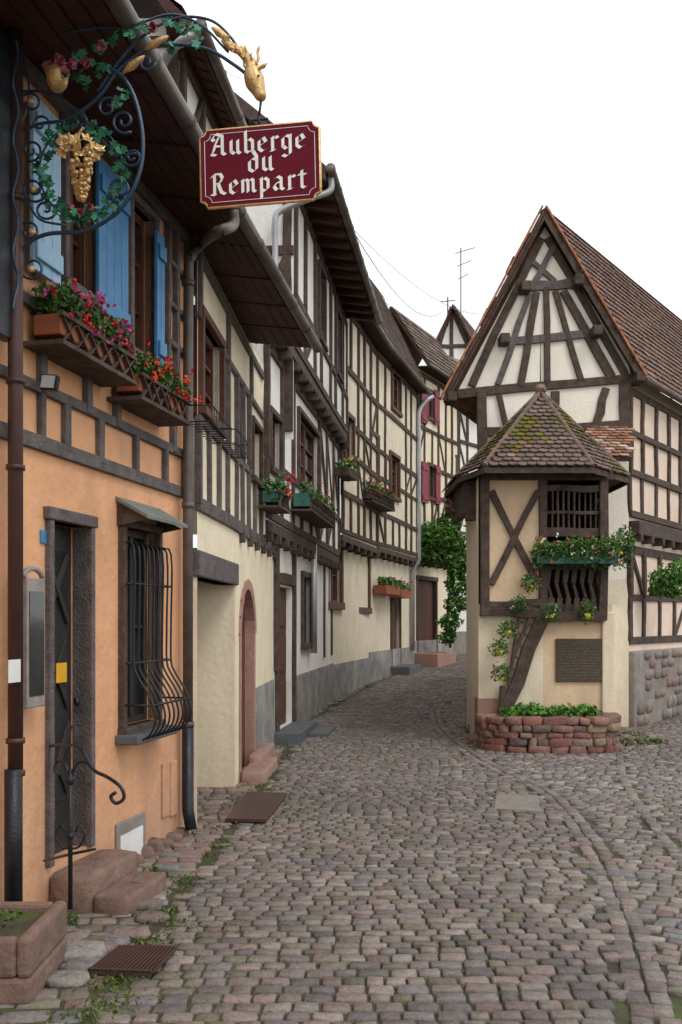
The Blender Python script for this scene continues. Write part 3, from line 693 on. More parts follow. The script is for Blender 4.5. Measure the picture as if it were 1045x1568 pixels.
uo=WU.uz(830,800)[0]
WU.sheet(h8('upper_panel','ochre'),0,uo,zmid,ze)
su=Wall((XF(928),FY-.06),(XF(928)+.5,GY));su.sheet(h8('upper_side','timber'),0,su.L,zmid,ze)
t8=h8('timber_frame','timber',bevel=.008)
C_=lambda a,b,w,o=.04:WU.beam(t8,a,b,w,o)
WU.box(t8,-.06,.05,zmid-.15,ze,-.05,.06)
WU.box(t8,-.06,WU.L+.06,ze-.1,ze+.05,-.05,.065)
C_((831,735),(831,945),.10);C_((745,926),(832,922),.09);
C_((752,752),(824,895),.075,.03);C_((824,752),(752,895),.075,.045)
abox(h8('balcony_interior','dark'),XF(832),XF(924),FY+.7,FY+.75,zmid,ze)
abox(h8('balcony_floor','timber'),XF(832),XF(926),FY-.05,FY+.7,zmid-.12,zmid)
C_((924,735),(922,950),.12)
for i in range(9):
    px=846+i*8.4;C_((px,748),(px,812),.025,.0)
C_((832,785),(924,785),.05,.01);C_((832,815),(924,815),.1,.02);C_((832,748),(924,748),.08,.02)
C_((834,945),(924,945),.14,.05);C_((834,868),(924,868),.07,.03)
for i in range(7):
    px=842+i*13
    WU.beam(t8,(px,870),(px-3,893),.06,.0);WU.beam(t8,(px-3,893),(px+3,915),.04,.0);WU.beam(t8,(px+3,915),(px,940),.07,.0)
WS=WB.off(.08)
ds=h8('diagonal_stair','timber',bevel=.01)
WS.beam(ds,(832,945),(770,1092),.14,.05);WS.beam(ds,(815,935),(785,1010),.045,.03);WS.beam(ds,(795,945),(778,1050),.045,.03)
WS.beam(ds,(735,938),(835,938),.10,.04)
for i in range(6):
    y=950+i*18;WS.beam(ds,(790-i*2,y),(822-i*7,y+6),.025,.02)
WS.beam(ds,(770,1050),(768,1110),.08,.03)
r=WB.r(852,924,978,1044,.04);WB.box(h8('plaque','plaque',bevel=.008),*r,.0,.035)
WS2=WB.off(.036)
for i in range(13):
    z=r[2]+(r[3]-r[2])*(i+1)/14.2
    u=r[0]+.05
    while u<r[1]-.06:
        l=R.uniform(.012,.04);WS2.box(h8('plaque_lettering','timberg'),u,min(u+l,r[1]-.05),z-.006,z+.006,0,.003);u+=l+.012
zf=ZF(714,12.0);AP=V((XF(828,13.2),13.2,ZF(602,13.2)));AB=V((AP.x,GY,AP.z))
fl=V((XF(742,12.0),12.0,zf));fr_=V((XF(908,12.0),12.0,zf));sl_=V((XF(700,12.9),12.9,zf));sr_=V((XF(963,12.9),12.9,zf));bl=V((sl_.x,GY,zf));br=V((sr_.x,GY,zf))
rb=h8('roof_tiles','tile');dk=h8('roof_deck','timber')
MS=[(.22,.145,.12),(.25,.165,.14),(.17,.12,.10),(.2,.145,.125),(.15,.115,.10)]
for po in([fl,fr_,AP],[sl_,fl,AP],[fr_,sr_,AP],[bl,sl_,AP,AB],[sr_,br,AB,AP]):
    tiles(rb,po,MS,.115,.09,.35)
    n=len(po);dk.add(po,[tuple(range(n))])
dk.add([p-V((0,0,.03)) for p in(fl,fr_,sr_,br,bl,sl_)],[(0,1,2,3,4,5)])
for a,b in((fl,fr_),(sl_,fl),(fr_,sr_),(bl,sl_),(sr_,br)):
    d=b-a;obox(dk,a-V((0,0,.08)),d,V((0,.03,0)) if abs(d.x)>.1 else V((.03,0,0)),V((0,0,.07)))
for c in(fl,fr_,sl_,sr_):
    n=12
    for i in range(n):
        p=c+(AP-c)*i/n+V((0,0,.012));q=c+(AP-c)*(i+1.12)/n+V((0,0,.026));tube(rb,[p,q],[.036,.028],8,R.choice([(.21,.14,.11),(.18,.14,.09),(.17,.125,.10)]))
blob(rb,AP+V((0,0,.05)),.08,.08,.07,.1,col=(.25,.18,.14));tube(h8('finial','iron'),[AP,AP+V((0,0,.75))],[.010,.003],5)
for x in(sl_.x+.12,):abox(t8,x,x+.28,12.85,13.05,2.9,3.4)
abox(t8,sl_.x+.1,sl_.x+.2,12.9,GY,3.0,3.4)
k=h7('skirt_roof_tiles','tile')
tiles(k,[V((XF(895,13.9),13.4,Z_(700,13.4))),V((X_(968,13.4),13.4,Z_(700,13.4))),V((X_(968,GY),GY,Z_(655))),V((X_(895),GY,Z_(655)))],[(.42,.22,.14),(.5,.32,.24),(.36,.18,.12),(.55,.45,.38)],.14,.12,under=h7('skirt_deck','timber'))
tiles(k,[V((X_(683,14.0),14.0,Z_(785,14))),V((X_(735,14.0),14.0,Z_(785,14))),V((X_(735),GY,Z_(758))),V((X_(683),GY,Z_(758)))],[(.42,.22,.14),(.5,.32,.24),(.36,.18,.12)],.14,.12,under=h7('skirt_deck','timber'))
flowerbox(WU,820,944,852,.08,'greenbox',('red','white','orange','white','yellow'),False,n=4200,fn=40,hh=.09,dep=.2,ls=.024,fr=(.16,.19),fs=.02)
def pot(c,r,m,cols,n=220,fr=.12,fn=7):
    h=H('potted_plant');tube(h('pot',m,True),[c,c+V((0,0,r*1.6))],[r*.7,r],12);foliage(h('leaves','leaf'),c+V((0,0,r*2.2)),(fr,fr,fr),n,.024)
    for _ in range(fn):flower(h('blooms','petal'),c+V((0,0,r*2.6))+rdir()*fr,.013,FLC[R.choice(cols)])
for px,py,m,cols in((843,950,'yellow',('white',)),(900,948,'yellow',('white','red')),(812,905,'yellow',('red','orange')),(795,938,'iron',('white',)),(778,975,'yellow',('yellow',)),(765,1005,'yellow',('yellow',)),(768,1042,'yellow',('orange','yellow'))):
    pot(P(px,py,12.25),.045,m,cols)
hv=H('hanging_foliage')
foliage(hv('leaves','leaf'),P(955,832,12.4),(.17,.15,.2),600,.026);foliage(hv('leaves','leaf'),P(960,852,12.5),(.1,.1,.15),200,.026)
hv=H('climbing_shrub')
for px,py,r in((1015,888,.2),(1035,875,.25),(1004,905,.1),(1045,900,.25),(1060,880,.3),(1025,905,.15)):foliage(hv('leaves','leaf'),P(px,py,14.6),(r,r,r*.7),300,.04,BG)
# planter
pl=H('rubble_stone_planter')
sa=pl('stones','attr',True)
cx=(XF(745,12.2)+XF(942,12.2))/2;rx=.76;ry=.62
SC_=[(.30,.14,.105),(.32,.2,.14),(.2,.14,.12),(.34,.25,.17),(.25,.12,.10),(.29,.2,.155),(.16,.12,.105),(.27,.15,.12),(.33,.17,.13)]
ring_=[]
for i in range(241):
    a=math.pi*(1+i/240);ss=lambda v:math.copysign(abs(v)**.62,v)
    ring_.append(V((cx+rx*ss(math.cos(a)),FY+.06+ry*ss(math.sin(a)),0)))
cum=[0]
for a,b in zip(ring_,ring_[1:]):cum.append(cum[-1]+(b-a).length)
def ringat(s):
    s=min(max(s,0),cum[-1]-1e-4)
    for i in range(240):
        if cum[i+1]>=s:
            f=(s-cum[i])/max(1e-9,cum[i+1]-cum[i]);return ring_[i]+(ring_[i+1]-ring_[i])*f,(ring_[min(240,i+6)]-ring_[max(0,i-5)]).normalized()
z=.0
while z<.41:
    hgt=R.uniform(.05,.11);s=-R.uniform(0,.12)
    while s<cum[-1]:
        l=R.uniform(.09,.30);c,t=ringat(s+l/2);nn=V((t.y,-t.x,0));hj=hgt*R.uniform(.8,1.15)
        t=(t+V((0,0,R.uniform(-.07,.07)))).normalized()
        blob(sa,c+nn*R.uniform(-.02,.03)+V((0,0,z+hgt/2)),l*.53,.12,hj*.53,.10,.28,12,7,R.choice(SC_),(t,nn,V((0,0,1))))
        s+=l
    z+=hgt*.92
abox(pl('soil','soil'),cx-.66,cx+.66,FY-.5,FY,0,.36)
for i in range(9):
    foliage(pl('plants','leaf'),V((cx-.5+i*.125,FY-.3+R.uniform(-.15,.1),.43+R.uniform(0,.05))),(.13,.13,.11),260,.04,BG)
sb=Acc('boundary_stones','attr',None,True)
for px,py,r in((725,1112,.09),(732,1130,.11),(722,1125,.07),(745,1132,.09)):
    blob(sb,GP(px,py+8)+V((0,0,r*.4)),r,r*.8,r*.8,.1,.6,10,6,R.choice([(.3,.18,.14),(.25,.2,.17)]))
# ================= ANTENNAS/WIRES
an=H('roof_antenna');aa=an('mast','iron')
b=P(706,480,38);tube(aa,[b,P(706,380,38)],.022,5)
for y,w in((385,22),(405,16),(425,12)):tube(aa,[P(706-w*.4,y+3,38),P(706+w,y-6,38)],.014,4)
an=H('roof_antenna');aa=an('mast','iron');tube(aa,[P(686,500,42),P(686,455,42)],.03,5);tube(aa,[P(675,462,42),P(697,460,42)],.02,4)
an=H('utility_mast');aa=an('mast','iron');tube(aa,[P(526,345,16.5),P(526,322,16.5)],.03,5);tube(aa,[P(520,330,16.5),P(538,345,16.5)],.02,4);tube(aa,[P(520,322,16.5),P(530,322,16.5)],.03,4)
wi=Acc('overhead_wires','iron')
def wire(a,b,sag,r=.010):tube(wi,[a+(b-a)*t/12-V((0,0,sag*4*(t/12)*(1-t/12))) for t in range(13)],r,4)
wire(P(530,335,17),P(680,475,40),.8);wire(P(530,340,17),P(780,465,40),.9,.007)
wire(P(235,-10,6),P(370,120,14),.1,.004)
# ================= SIGN & BRACKET
br_=H('wrought_iron_sign_bracket')
p0=W1.hit(22,300,.08);WK=Wall((p0.x,p0.y),(-.374,4.62))
def K(px,py,o=0):return WK.hit(px,py,o)
bi=br_('scrollwork','bluiron',True)
S=lambda pts,r=.009,o=0:tube(bi,smoothpts([K(x,y,o) for x,y in pts],6),r*.85,7)
S([(26,205),(60,190),(105,182),(150,150),(182,108),(225,76),(272,68),(320,76),(360,100),(383,118)],.010)
S([(150,140),(178,100),(220,55),(270,28),(320,30),(352,55),(378,95)],.008)
S([(100,50),(150,42),(200,40),(262,22),(310,40),(350,80)],.007)
S([(150,100),(185,115),(208,155),(219,215),(212,270),(185,320),(135,352),(75,358),(45,372),(26,400)],.012)
S([(35,140),(70,142),(120,170),(150,210),(185,235),(210,235)],.008)
def spiral(cx,cy,r,a0,turns,dr=1,rad=.0065,o=0):
    pts=[]
    n=int(14*abs(turns))
    for i in range(n+1):
        t=i/n;a=a0+turns*2*math.pi*t;rr=r*(1-.8*t);pts.append(K(cx+rr*math.cos(a),cy+rr*math.sin(a),o))
    tube(bi,pts,rad,6)
for c in((48,158,20,2,1.4),(52,290,22,0,1.5),(50,410,22,4,-1.4),(190,185,20,1,1.4),(203,240,16,3,-1.4),(112,190,24,5,1.4),(48,230,18,2,-1.4),(70,320,18,0,1.3),(185,290,20,2,1.3),(165,165,18,0,-1.3),(130,340,16,0,1.2),(95,215,14,1,1.2),(45,355,18,3,1.3),(225,95,14,0,1.2),(62,190,16,1,-1.2)):spiral(*c)
S([(30,260),(40,300),(60,335),(100,345)],.007);S([(30,60),(45,140),(30,200)],.007)
S([(125,205),(125,190)],.006)
ring=[(125+64*math.cos(a*math.pi/12),262+72*math.sin(a*math.pi/12)) for a in range(25)];S(ring,.006)
mt=br_('mounting_plate','iron',bevel=.004)
r=W1.r(-6,26,50,515,.1);W1.box(mt,r[0],r[1],r[2],r[3],.03,.10)
tube(bi,smoothpts([W1.hit(24+4*math.sin(i*1.3),60+i*18,.14) for i in range(24)],4),.007,6)
for cx_,cy_ in((48,155),(52,290),(48,412),(50,355)):blob(br_('gilt_bosses','gold',True),K(cx_,cy_,.012),.02,.015,.018)
gd=br_('gilt_grapes','gold',True)
def leafshape(acc,p,s,c,flat=.7):
    n_=(rdir()*flat+V((0,-1,.2))).normalized();a=n_.cross(rdir()).normalized();b=n_.cross(a)
    acc.add([p]+[p+(a*math.cos(k*.628)+b*math.sin(k*.628))*s*(1 if k%2 else .62)+n_*s*(.12 if k%2 else -.05) for k in range(10)],[(0,k+1,(k+1)%10+1) for k in range(10)],c)
for i in range(130):
    t=R.random()**.75;y=232+t*74;w=(1-t)*24+5;a=R.uniform(0,6.28);q=R.uniform(.5,1)
    blob(gd,K(125+w*math.cos(a)*q,y,w*.0030*math.sin(a)+.01),.0125,.0125,.0125,nl=8,nt=5)
gl=br_('gilt_vine_leaves','gold')
for i in range(16):
    leafshape(gl,K(125+R.uniform(-30,30),222+R.uniform(-12,14),.04),.034,(1,1,1),.5)
tube(gd,smoothpts([K(122,225,.02),K(120,208,.02),K(128,195,.01)],4),.008,6)
lf=br_('enamel_leaves','leaf')
LG=[(.015,.16,.08),(.02,.11,.06),(.04,.24,.13),(.015,.08,.05),(.08,.28,.2)]
def lv(px,py,n,sp,s):
    for _ in range(n):
        leafshape(lf,K(px+R.uniform(-sp,sp),py+R.uniform(-sp,sp),R.uniform(-.04,.05)),s*R.uniform(.7,1.1),R.choice(LG))
for k in range(30):
    a=k*math.pi/15
    if 4.4<a<5.0: continue
    lv(125+62*math.cos(a),264+68*math.sin(a),5,11,.026)
for px,py in((78,100),(95,112),(118,115),(135,128),(120,88),(150,72),(170,62),(185,50),(205,48),(222,40),(262,36),(278,42),(295,44),(190,145),(180,155),(150,100),(160,108),(268,70),(300,62)):lv(px,py,6,9,.024)
ro=br_('enamel_roses','petal')
for px,py in((75,100),(92,92),(100,104),(88,105),(155,72),(130,94),(236,42),(110,98)):
    for _ in range(5):flower(ro,K(px+R.uniform(-3,3),py+R.uniform(-3,3),.05),.026,R.choice([(.5,.14,.22),(.3,.06,.1),(.6,.25,.32)]))
for px,py in((110,318),(138,316),(124,326)):
    for _ in range(3):flower(ro,K(px,py,.04),.022,(.3,.06,.1))
tube(br_('gilt_pot','gold',True),[K(88,138,.02),K(88,128,.02),K(88,116,.02),K(88,110,.02)],[.03,.05,.055,.062],12)
for (a,b) in(((188,112),(222,85)),((222,76),(258,55)),((325,42),(352,62)),((340,62),(368,82))):
    A_=K(*a,.015);B2=K(*b,.015);tube(gd,[A_,A_*.6+B2*.4,A_*.2+B2*.8,B2],[.006,.02,.014,.003],8)
gh=H('gilt_animal_head');ga=gh('head_and_neck','gold',True)
npts=smoothpts([K(345,62),K(362,74),K(378,88),K(386,103),K(389,120),K(396,138),K(402,152)],4)
tube(ga,npts,[lerp(i/(len(npts)-1),[(0,.010),(.3,.022),(.5,.034),(.62,.044),(.72,.048),(.85,.032),(.95,.028),(1,.018)]) for i in range(len(npts))],12)
for sx,o in((-1,.02),(1,.02)):
    tube(ga,smoothpts([K(386+sx*6,100,o),K(387+sx*9,90,o),K(387+sx*8,80,o),K(386+sx*12,70,o)],3),[.007]*9+[.003],7)
    tube(ga,[K(388+sx*8,106,o),K(390+sx*14,101,o),K(391+sx*19,96,o)],[.006,.011,.002],6)
for i in range(22):
    t=i/22;leafq(gh('mane','gold'),K(345+40*t,60+34*t,.02)+rdir()*.015,.022,(1,1,1))
blob(gh('eye','iron',True),K(396,116,.045),.006,.006,.006)
# sign
sg=H('hanging_inn_sign')
SC=P(398,252,4.6);rot=math.radians(2.2);yaw=math.radians(6)
ux=V((math.cos(yaw)*math.cos(rot),-math.sin(yaw)*math.cos(rot),math.sin(rot)));uy=V((-math.sin(rot)*.55,0,1)).normalized();un=ux.cross(uy).normalized()
if un.y>0:un=-un
def SP(x,y,o):return SC+ux*x+uy*y+un*o
hw,hh_,cc=.278,.178,.03
def corner(s):
    w,h_,c=hw-s,hh_-s,cc;pts=[]
    for X0,Y0,a0 in((w,h_,270),(-w,h_,0),(-w,-h_,90),(w,-h_,180)):
        for k in range(7):
            a=math.radians(a0-90*k/6);pts.append((X0+c*math.cos(a),Y0+c*math.sin(a)))
    return pts
ol=corner(0);n=len(ol)
bd_=sg('board','signred')
bd_.add([SP(0,0,0)]+[SP(x,y,0) for x,y in ol],[(0,i+1,(i+1)%n+1) for i in range(n)])
bd_.add([SP(0,0,-.02)]+[SP(x,y,-.02) for x,y in ol],[(0,(i+1)%n+1,i+1) for i in range(n)])
o2=[SP(x,y,-.008) for x,y in ol];tube(sg('gilt_frame','gold',True),o2+[o2[0],o2[1]],.0085,8)
o3=[SP(x,y,.001) for x,y in corner(.02)];tube(sg('inner_border','signw'),o3+[o3[0]],.0016,5)
GL={'A':([[(.05,1.1),(.3,1.42),(.72,1.25),(.72,.15),(.92,.03)],[(.5,1.2),(.25,.7),(.15,.3),(.0,.1)],[(.2,.6),(.72,.6)],[(.0,.1),(.3,.02)],[(.05,1.1),(.2,.95)]],1.05),
'u':([[(.15,.9),(.15,.2),(.35,.04),(.58,.2)],[(.58,.92),(.58,.15),(.74,.03)]],.85),
'b':([[(.15,1.45),(.15,.15),(.35,.03),(.6,.2),(.6,.75),(.4,.92),(.18,.72)]],.78),
'e':([[(.2,.42),(.6,.62),(.42,.92),(.14,.75),(.14,.22),(.36,.04),(.6,.18)]],.72),
'r':([[(.05,.82),(.2,.92),(.2,.1)],[(.08,.03),(.34,.05)],[(.2,.7),(.42,.93),(.55,.8)]],.64),
'g':([[(.6,.8),(.36,.93),(.13,.75),(.13,.25),(.35,.08),(.58,.25)],[(.6,.98),(.6,-.25),(.36,-.42),(.1,-.3)]],.8),
'd':([[(.12,1.35),(.35,1.4),(.6,1.0),(.6,.2),(.38,.03),(.13,.2),(.13,.72),(.35,.9),(.58,.8)]],.8),
'R':([[(.22,1.35),(.22,.1)],[(.0,.1),(.3,.05)],[(.0,1.2),(.2,1.42),(.6,1.42),(.76,1.15),(.6,.82),(.25,.75)],[(.48,.75),(.68,.2),(.95,.05)]],1.05),
'm':([[(.03,.82),(.15,.92),(.15,.06)],[(.15,.72),(.35,.92),(.5,.8),(.5,.06)],[(.5,.72),(.7,.92),(.85,.8),(.85,.15),(1.0,.04)]],1.12),
'p':([[(.05,.85),(.18,.95),(.18,-.42)],[(.18,.72),(.4,.92),(.62,.75),(.62,.2),(.42,.04),(.2,.15)]],.8),
'a':([[(.15,.8),(.38,.93),(.6,.78),(.6,.15),(.76,.03)],[(.6,.56),(.28,.5),(.12,.28),(.3,.04),(.58,.2)]],.86),
't':([[(.28,1.2),(.28,.15),(.46,.03),(.6,.14)],[(.05,.92),(.55,.92)]],.66)}
tx=sg('lettering','signw');seg=[0]
def word(wd,cx_,base,sc):
    W_=sum(GL[c][1]+.1 for c in wd)*sc;x=cx_-W_/2
    nb=V((.10,.065,0))*sc
    for c in wd:
        for st_ in GL[c][0]:
            for (ax_,ay),(bx,by) in zip(st_,st_[1:]):
                seg[0]=(seg[0]+1)%12;o=.002+seg[0]*.0002
                a=(x+ax_*sc,base+ay*sc);b=(x+bx*sc,base+by*sc)
                q=[(a[0]-nb.x,a[1]-nb.y),(a[0]+nb.x,a[1]+nb.y),(b[0]+nb.x,b[1]+nb.y),(b[0]-nb.x,b[1]-nb.y)]
                ar=sum(q[i][0]*q[(i+1)%4][1]-q[(i+1)%4][0]*q[i][1] for i in range(4))
                if abs(ar)<1e-7: continue
                tx.add([SP(*p,o) for p in q],[(0,1,2,3)])
        x+=(GL[c][1]+.1)*sc
word('Auberge',0,.056,.072);word('du',.01,-.034,.072);word('Rempart',.0,-.128,.070)
tube(sg('hanger','iron',True),[SP(.0,hh_+.0,-.01),SP(.0,hh_+.05,-.01)],.008,6)
tube(sg('hanger','iron',True),[SP(-.05,hh_+.0,-.01),SP(-.04,hh_+.035,-.01),SP(.04,hh_+.035,-.01),SP(.05,hh_,-.01)],.007,6)
tube(sg('hanger','iron',True),[SP(.0,hh_+.05,-.01),K(400,155)],.006,6)
# ================= GROUND
gm=Acc('ground','soil')
ys=[-60,-20,-5]+[i*.5 for i in range(0,80)]+[45,60,100,200,400]
xs=[-300,-60,-20]+[i*1.0 for i in range(-8,14)]+[20,60,300]
vs=[(x,y,g(y)-.016) for y in ys for x in xs];nx=len(xs)
gm.add(vs,[(j*nx+i,j*nx+i+1,(j+1)*nx+i+1,(j+1)*nx+i) for j in range(len(ys)-1) for i in range(nx-1)])
cb=Acc('cobblestone_street','attr',None,True)
DK=.84
COB=[(.27,.22,.198),(.24,.205,.193),(.29,.23,.203),(.215,.195,.193),(.26,.23,.213),(.30,.24,.213),(.19,.168,.158),(.33,.285,.255),(.25,.19,.17)]
PK=[(.3,.205,.178),(.26,.18,.158),(.23,.183,.165),(.31,.23,.198)]
LT=[(.33,.30,.27),(.28,.245,.225),(.36,.33,.30),(.26,.24,.23),(.3,.245,.22),(.22,.22,.225)]
def sett(x,y,ux_,uy_,L,Wd,cols,rnd=1.0):
    z=g(y)+R.uniform(-.003,.003)+.010*math.sin(x*1.3+y*.7)*math.sin(y*.9)
    vx,vy=-uy_,ux_;c=R.choice(cols);k=DK*R.uniform(.8,1.2)*(1+.12*math.sin(x*1.1+y*.8)*math.sin(y*.6-x*.5));c=tuple(v*k for v in c)
    # moss film on part of the stones, strongest toward the left gutter and the foreground
    ms=.5+.5*math.sin(x*2.1+1.3*math.sin(y*1.7))*math.sin(y*1.3+x)
    ms*=lerp(y,[(3,.75),(6,.6),(10,.3),(16,.1)])*lerp(x,[(-1.5,1),(.6,.75),(1.8,.35),(3,.5)])
    if R.random()<ms*.8:
        f=R.uniform(.12,.42);c=(c[0]*(1-f)+.13*f,c[1]*(1-f)+.15*f,c[2]*(1-f)+.05*f)
    a=R.uniform(-.05,.05);ux_,uy_=ux_-uy_*a,uy_+ux_*a
    cs=[(-1,-1),(-.0,-1.04),(1,-1),(1.03,0),(1,1),(0,1.04),(-1,1),(-1.03,0)];cs=[(p*R.uniform(.88,1.02),q*R.uniform(.86,1.02)) for p,q in cs]
    tx_=R.uniform(-.003,.003);ty=R.uniform(-.003,.003);vs=[]
    for s,dz in((1,-.025),(.98,-.006),(.86,0)):
        for p,q in cs:
            vs.append((x+ux_*L*p*s+vx*Wd*q*s,y+uy_*L*p*s+vy*Wd*q*s,z+dz+tx_*p+ty*q))
    fs=[]
    for r_ in(0,1):
        for i in range(8):fs.append((r_*8+i,r_*8+(i+1)%8,(r_+1)*8+(i+1)%8,(r_+1)*8+i))
    fs.append(tuple(range(16,24)));cb.add(vs,fs,c)
band1=smoothpts([GP(*p) for p in((1015,1600),(955,1400),(905,1290),(835,1212),(765,1178),(705,1143),(672,1110),(668,1085),(690,1062),(722,1047))],14)
band2=smoothpts([GP(*p) for p in((1100,1390),(1045,1318),(985,1240),(955,1190),(948,1150))],14)
leftb=smoothpts([GP(*p) for p in((120,1568),(215,1440),(345,1275),(425,1170),(470,1105),(560,1052),(625,1024))],10)
def xat(c,y):
    if y<=c[0].y:
        d=(c[1]-c[0]);return c[0].x+(y-c[0].y)*d.x/d.y
    for a,b in zip(c,c[1:]):
        if a.y<=y<=b.y: return a.x+(b.x-a.x)*(y-a.y)/max(1e-6,b.y-a.y)
    return c[-1].x+ (y-c[-1].y)*.3
def densify(c):
    o=[]
    for a,b in zip(c,c[1:]):
        k=max(1,int((b-a).length/.05))
        for i in range(k):
            p=a+(b-a)*i/k;o.append((p.x,p.y))
    return o
GRID={}
for ci,c in((1,densify(band1)),(2,densify(band2))):
    for x,y in c:
        GRID.setdefault((ci,round(x*4),round(y*4)),[]).append((x,y))
def nearb(x,y,ci,d):
    gx,gy=round(x*4),round(y*4)
    for i in(-1,0,1):
        for j in(-1,0,1):
            for p in GRID.get((ci,gx+i,gy+j),()):
                if (p[0]-x)**2+(p[1]-y)**2<d*d:return True
    return False
def inbooth(x,y): return (y>FY-.0 and 1.75<x<3.5 and y<14.6) or (y>14.6 and x>2.0+ (y-14.5)*.3 and x<4.2+(y-14.5)*.7)
def wallx(y):
    for Wq in(W1,W2,W3,W4,W5,W6,W7):
        a=Wq.pt(0,0);b=Wq.pt(Wq.L,0)
        if y<b.y: return a.x+(b.x-a.x)*(y-a.y)/(b.y-a.y)
    return 9
def road(y): return lerp(y,[(2,.2),(8,.35),(14,.7),(20,1.5),(26,3.0),(33,6.0)])
def okm(x,y,ci=1,d=.105): return not nearb(x,y,ci,d)
y=2.6
while y<34:
    dx=(road(y+.5)-road(y-.5));l=math.hypot(dx,1);tx_,ty_=dx/l,1/l
    ux_,uy_=ty_,-tx_
    t=-4.0+R.uniform(0,.15)
    rw=R.uniform(.040,.048)
    while t<6.5:
        L=R.uniform(.042,.078);t+=L
        bow=.08*math.sin(t*.9+y*.2)+.02*math.sin(t*3+y)
        x=road(y)+ux_*t;yy=y+uy_*t+bow
        if yy>2.4 and x>wallx(yy)-.1 and x<9:
            lb=xat(leftb,yy)
            if x>lb+.04:
                xb=xat(band1,yy)
                if okm(x,yy) and (x<xb or (yy>13.8 and not inbooth(x,yy))): sett(x,yy,ux_,uy_,L-.004,rw-.002,COB)
        t+=L
    y+=rw*2+.005
y=2.6
while y<28:
    rw=R.uniform(.045,.07);xr=xat(leftb,y);x0=max(wallx(y),-2.6)
    if 7.75<y<9.6:x0=-2.6
    x=xr-R.uniform(.0,.05)
    while x>x0-.05:
        L=R.uniform(.05,.11);x-=L;sett(x,y,.985,.17,L-.005,rw-.004,PK if 6.5<y<12 else PK+LT);x-=L
    y+=rw*2+.006
ca,sa2=math.cos(-.45),math.sin(-.45)
v=-6
while v<26:
    rw=R.uniform(.040,.05);u=-12+R.uniform(0,.1)
    while u<14:
        L=R.uniform(.042,.072);u+=L
        x=u*ca-v*sa2;yy=u*sa2+v*ca+.06*math.sin(u*1.1)
        if 2.6<yy<13.8 and xat(band1,yy)<x<8 and not inbooth(x,yy) and okm(x,yy) and okm(x,yy,2,.06): sett(x,yy,ca,sa2,L-.005,rw-.003,LT+COB if x<xat(band2,yy) else LT+COB+COB)
        u+=L
    v+=rw*2+.006
for bd,nr in((band1,2),(band2,1)):
    for r_ in range(nr):
        o=(r_-(nr-1)/2)*.1
        ps_=[bd[0]]
        for p in bd[1:]:
            st_=.135
            while (V((p.x,p.y))-V((ps_[-1].x,ps_[-1].y))).length>st_:
                d=V((p.x-ps_[-1].x,p.y-ps_[-1].y,0)).normalized();ps_.append(ps_[-1]+d*st_)
        for a,b in zip(ps_,ps_[1:]):
            d=V((b.x-a.x,b.y-a.y)).normalized();c=(a+b)/2;jo=o+R.uniform(-.008,.008);sett(c.x-d.y*jo,c.y+d.x*jo,d.x,d.y,R.uniform(.055,.066),R.uniform(.042,.05),COB)
sb2=Acc('stone_slab','greystone',None,False,.006);q=[GP(757,1240),GP(828,1245),GP(824,1220),GP(760,1218)]
sb2.add([p+V((0,0,-.02)) for p in q]+[p+V((0,0,.016)) for p in q],BF)
ht=Acc('metal_cellar_hatch','brownpipe',None,False,.005);q=[GP(345,1259),GP(408,1260),GP(440,1219),GP(378,1217)];ht.add([p+V((0,0,0)) for p in q]+[p+V((0,0,.03)) for p in q],BF)
gr_=H('drain_grate');a,b,c,d=GP(135,1492),GP(232,1496),GP(268,1458),GP(180,1457)
gr_('pit','dark').add([p+V((0,0,.014)) for p in(a,b,c,d)],[(0,1,2,3)])
for i in range(16):
    f=i/15;p=a+(b-a)*f;q=d+(c-d)*f;obox(gr_('bars','brownpipe'),p+V((0,0,.015)),(b-a).normalized()*.012,q-p,V((0,0,.010)))
for p,q in((a,b),(d,c)):obox(gr_('frame','brownpipe'),p+V((0,0,.0)),q-p,V((0,.02,0)),V((0,0,.026)))
bs=Acc('edge_stones','attr',None,True)
for px,py,r in((120,1460,.15),(165,1445,.12),(95,1440,.14),(222,1385,.1),(240,1355,.09),(255,1330,.09),(150,1450,.12),(75,1460,.15),(235,1405,.09),(262,1310,.08),(278,1295,.08),(130,1480,.1),(105,1500,.1),(200,1430,.1)):
    blob(bs,GP(px,py)+V((0,0,-.0)),r,r*.75,r*.25,.1,.5,10,6,tuple(v*.85 for v in R.choice(PK+LT)))
tr=H('stone_trough');ta=tr('basin','stone',bevel=.02)
x0,x1,y0,y1=-1.75,-1.30,4.16,4.74
abox(ta,x0,x1,y0,y1,-.02,.1);abox(ta,x0,x0+.06,y0,y1,.1,.27);abox(ta,x1-.06,x1,y0,y1,.1,.27);abox(ta,x0+.06,x1-.06,y0,y0+.06,.1,.267);abox(ta,x0+.06,x1-.06,y1-.06,y1,.1,.267)
abox(tr('soil','soil'),x0+.06,x1-.06,y0+.06,y1-.06,.1,.23);foliage(tr('weeds','leaf'),V(((x0+x1)/2-.05,4.5,.25)),(.12,.17,.03),110,.018)
we_=Acc('joint_weeds_and_moss','leaf')
WG_=[(.10,.14,.03),(.075,.11,.025),(.13,.16,.04),(.06,.085,.02)]
def tuft(p,s,n,hm=1):
    for _ in range(n):
        b=p+V((R.gauss(0,s),R.gauss(0,s),0));a=R.uniform(0,6.28);hgt=R.uniform(.006,.022)*hm;w=R.uniform(.004,.009)
        l=V((R.uniform(-.015,.015),R.uniform(-.015,.015),hgt));e_=V((math.cos(a)*w,math.sin(a)*w,0))
        we_.add([b-e_,b+e_,b+l+e_*.3,b+l-e_*.3],[(0,1,2,3)],R.choice(WG_))
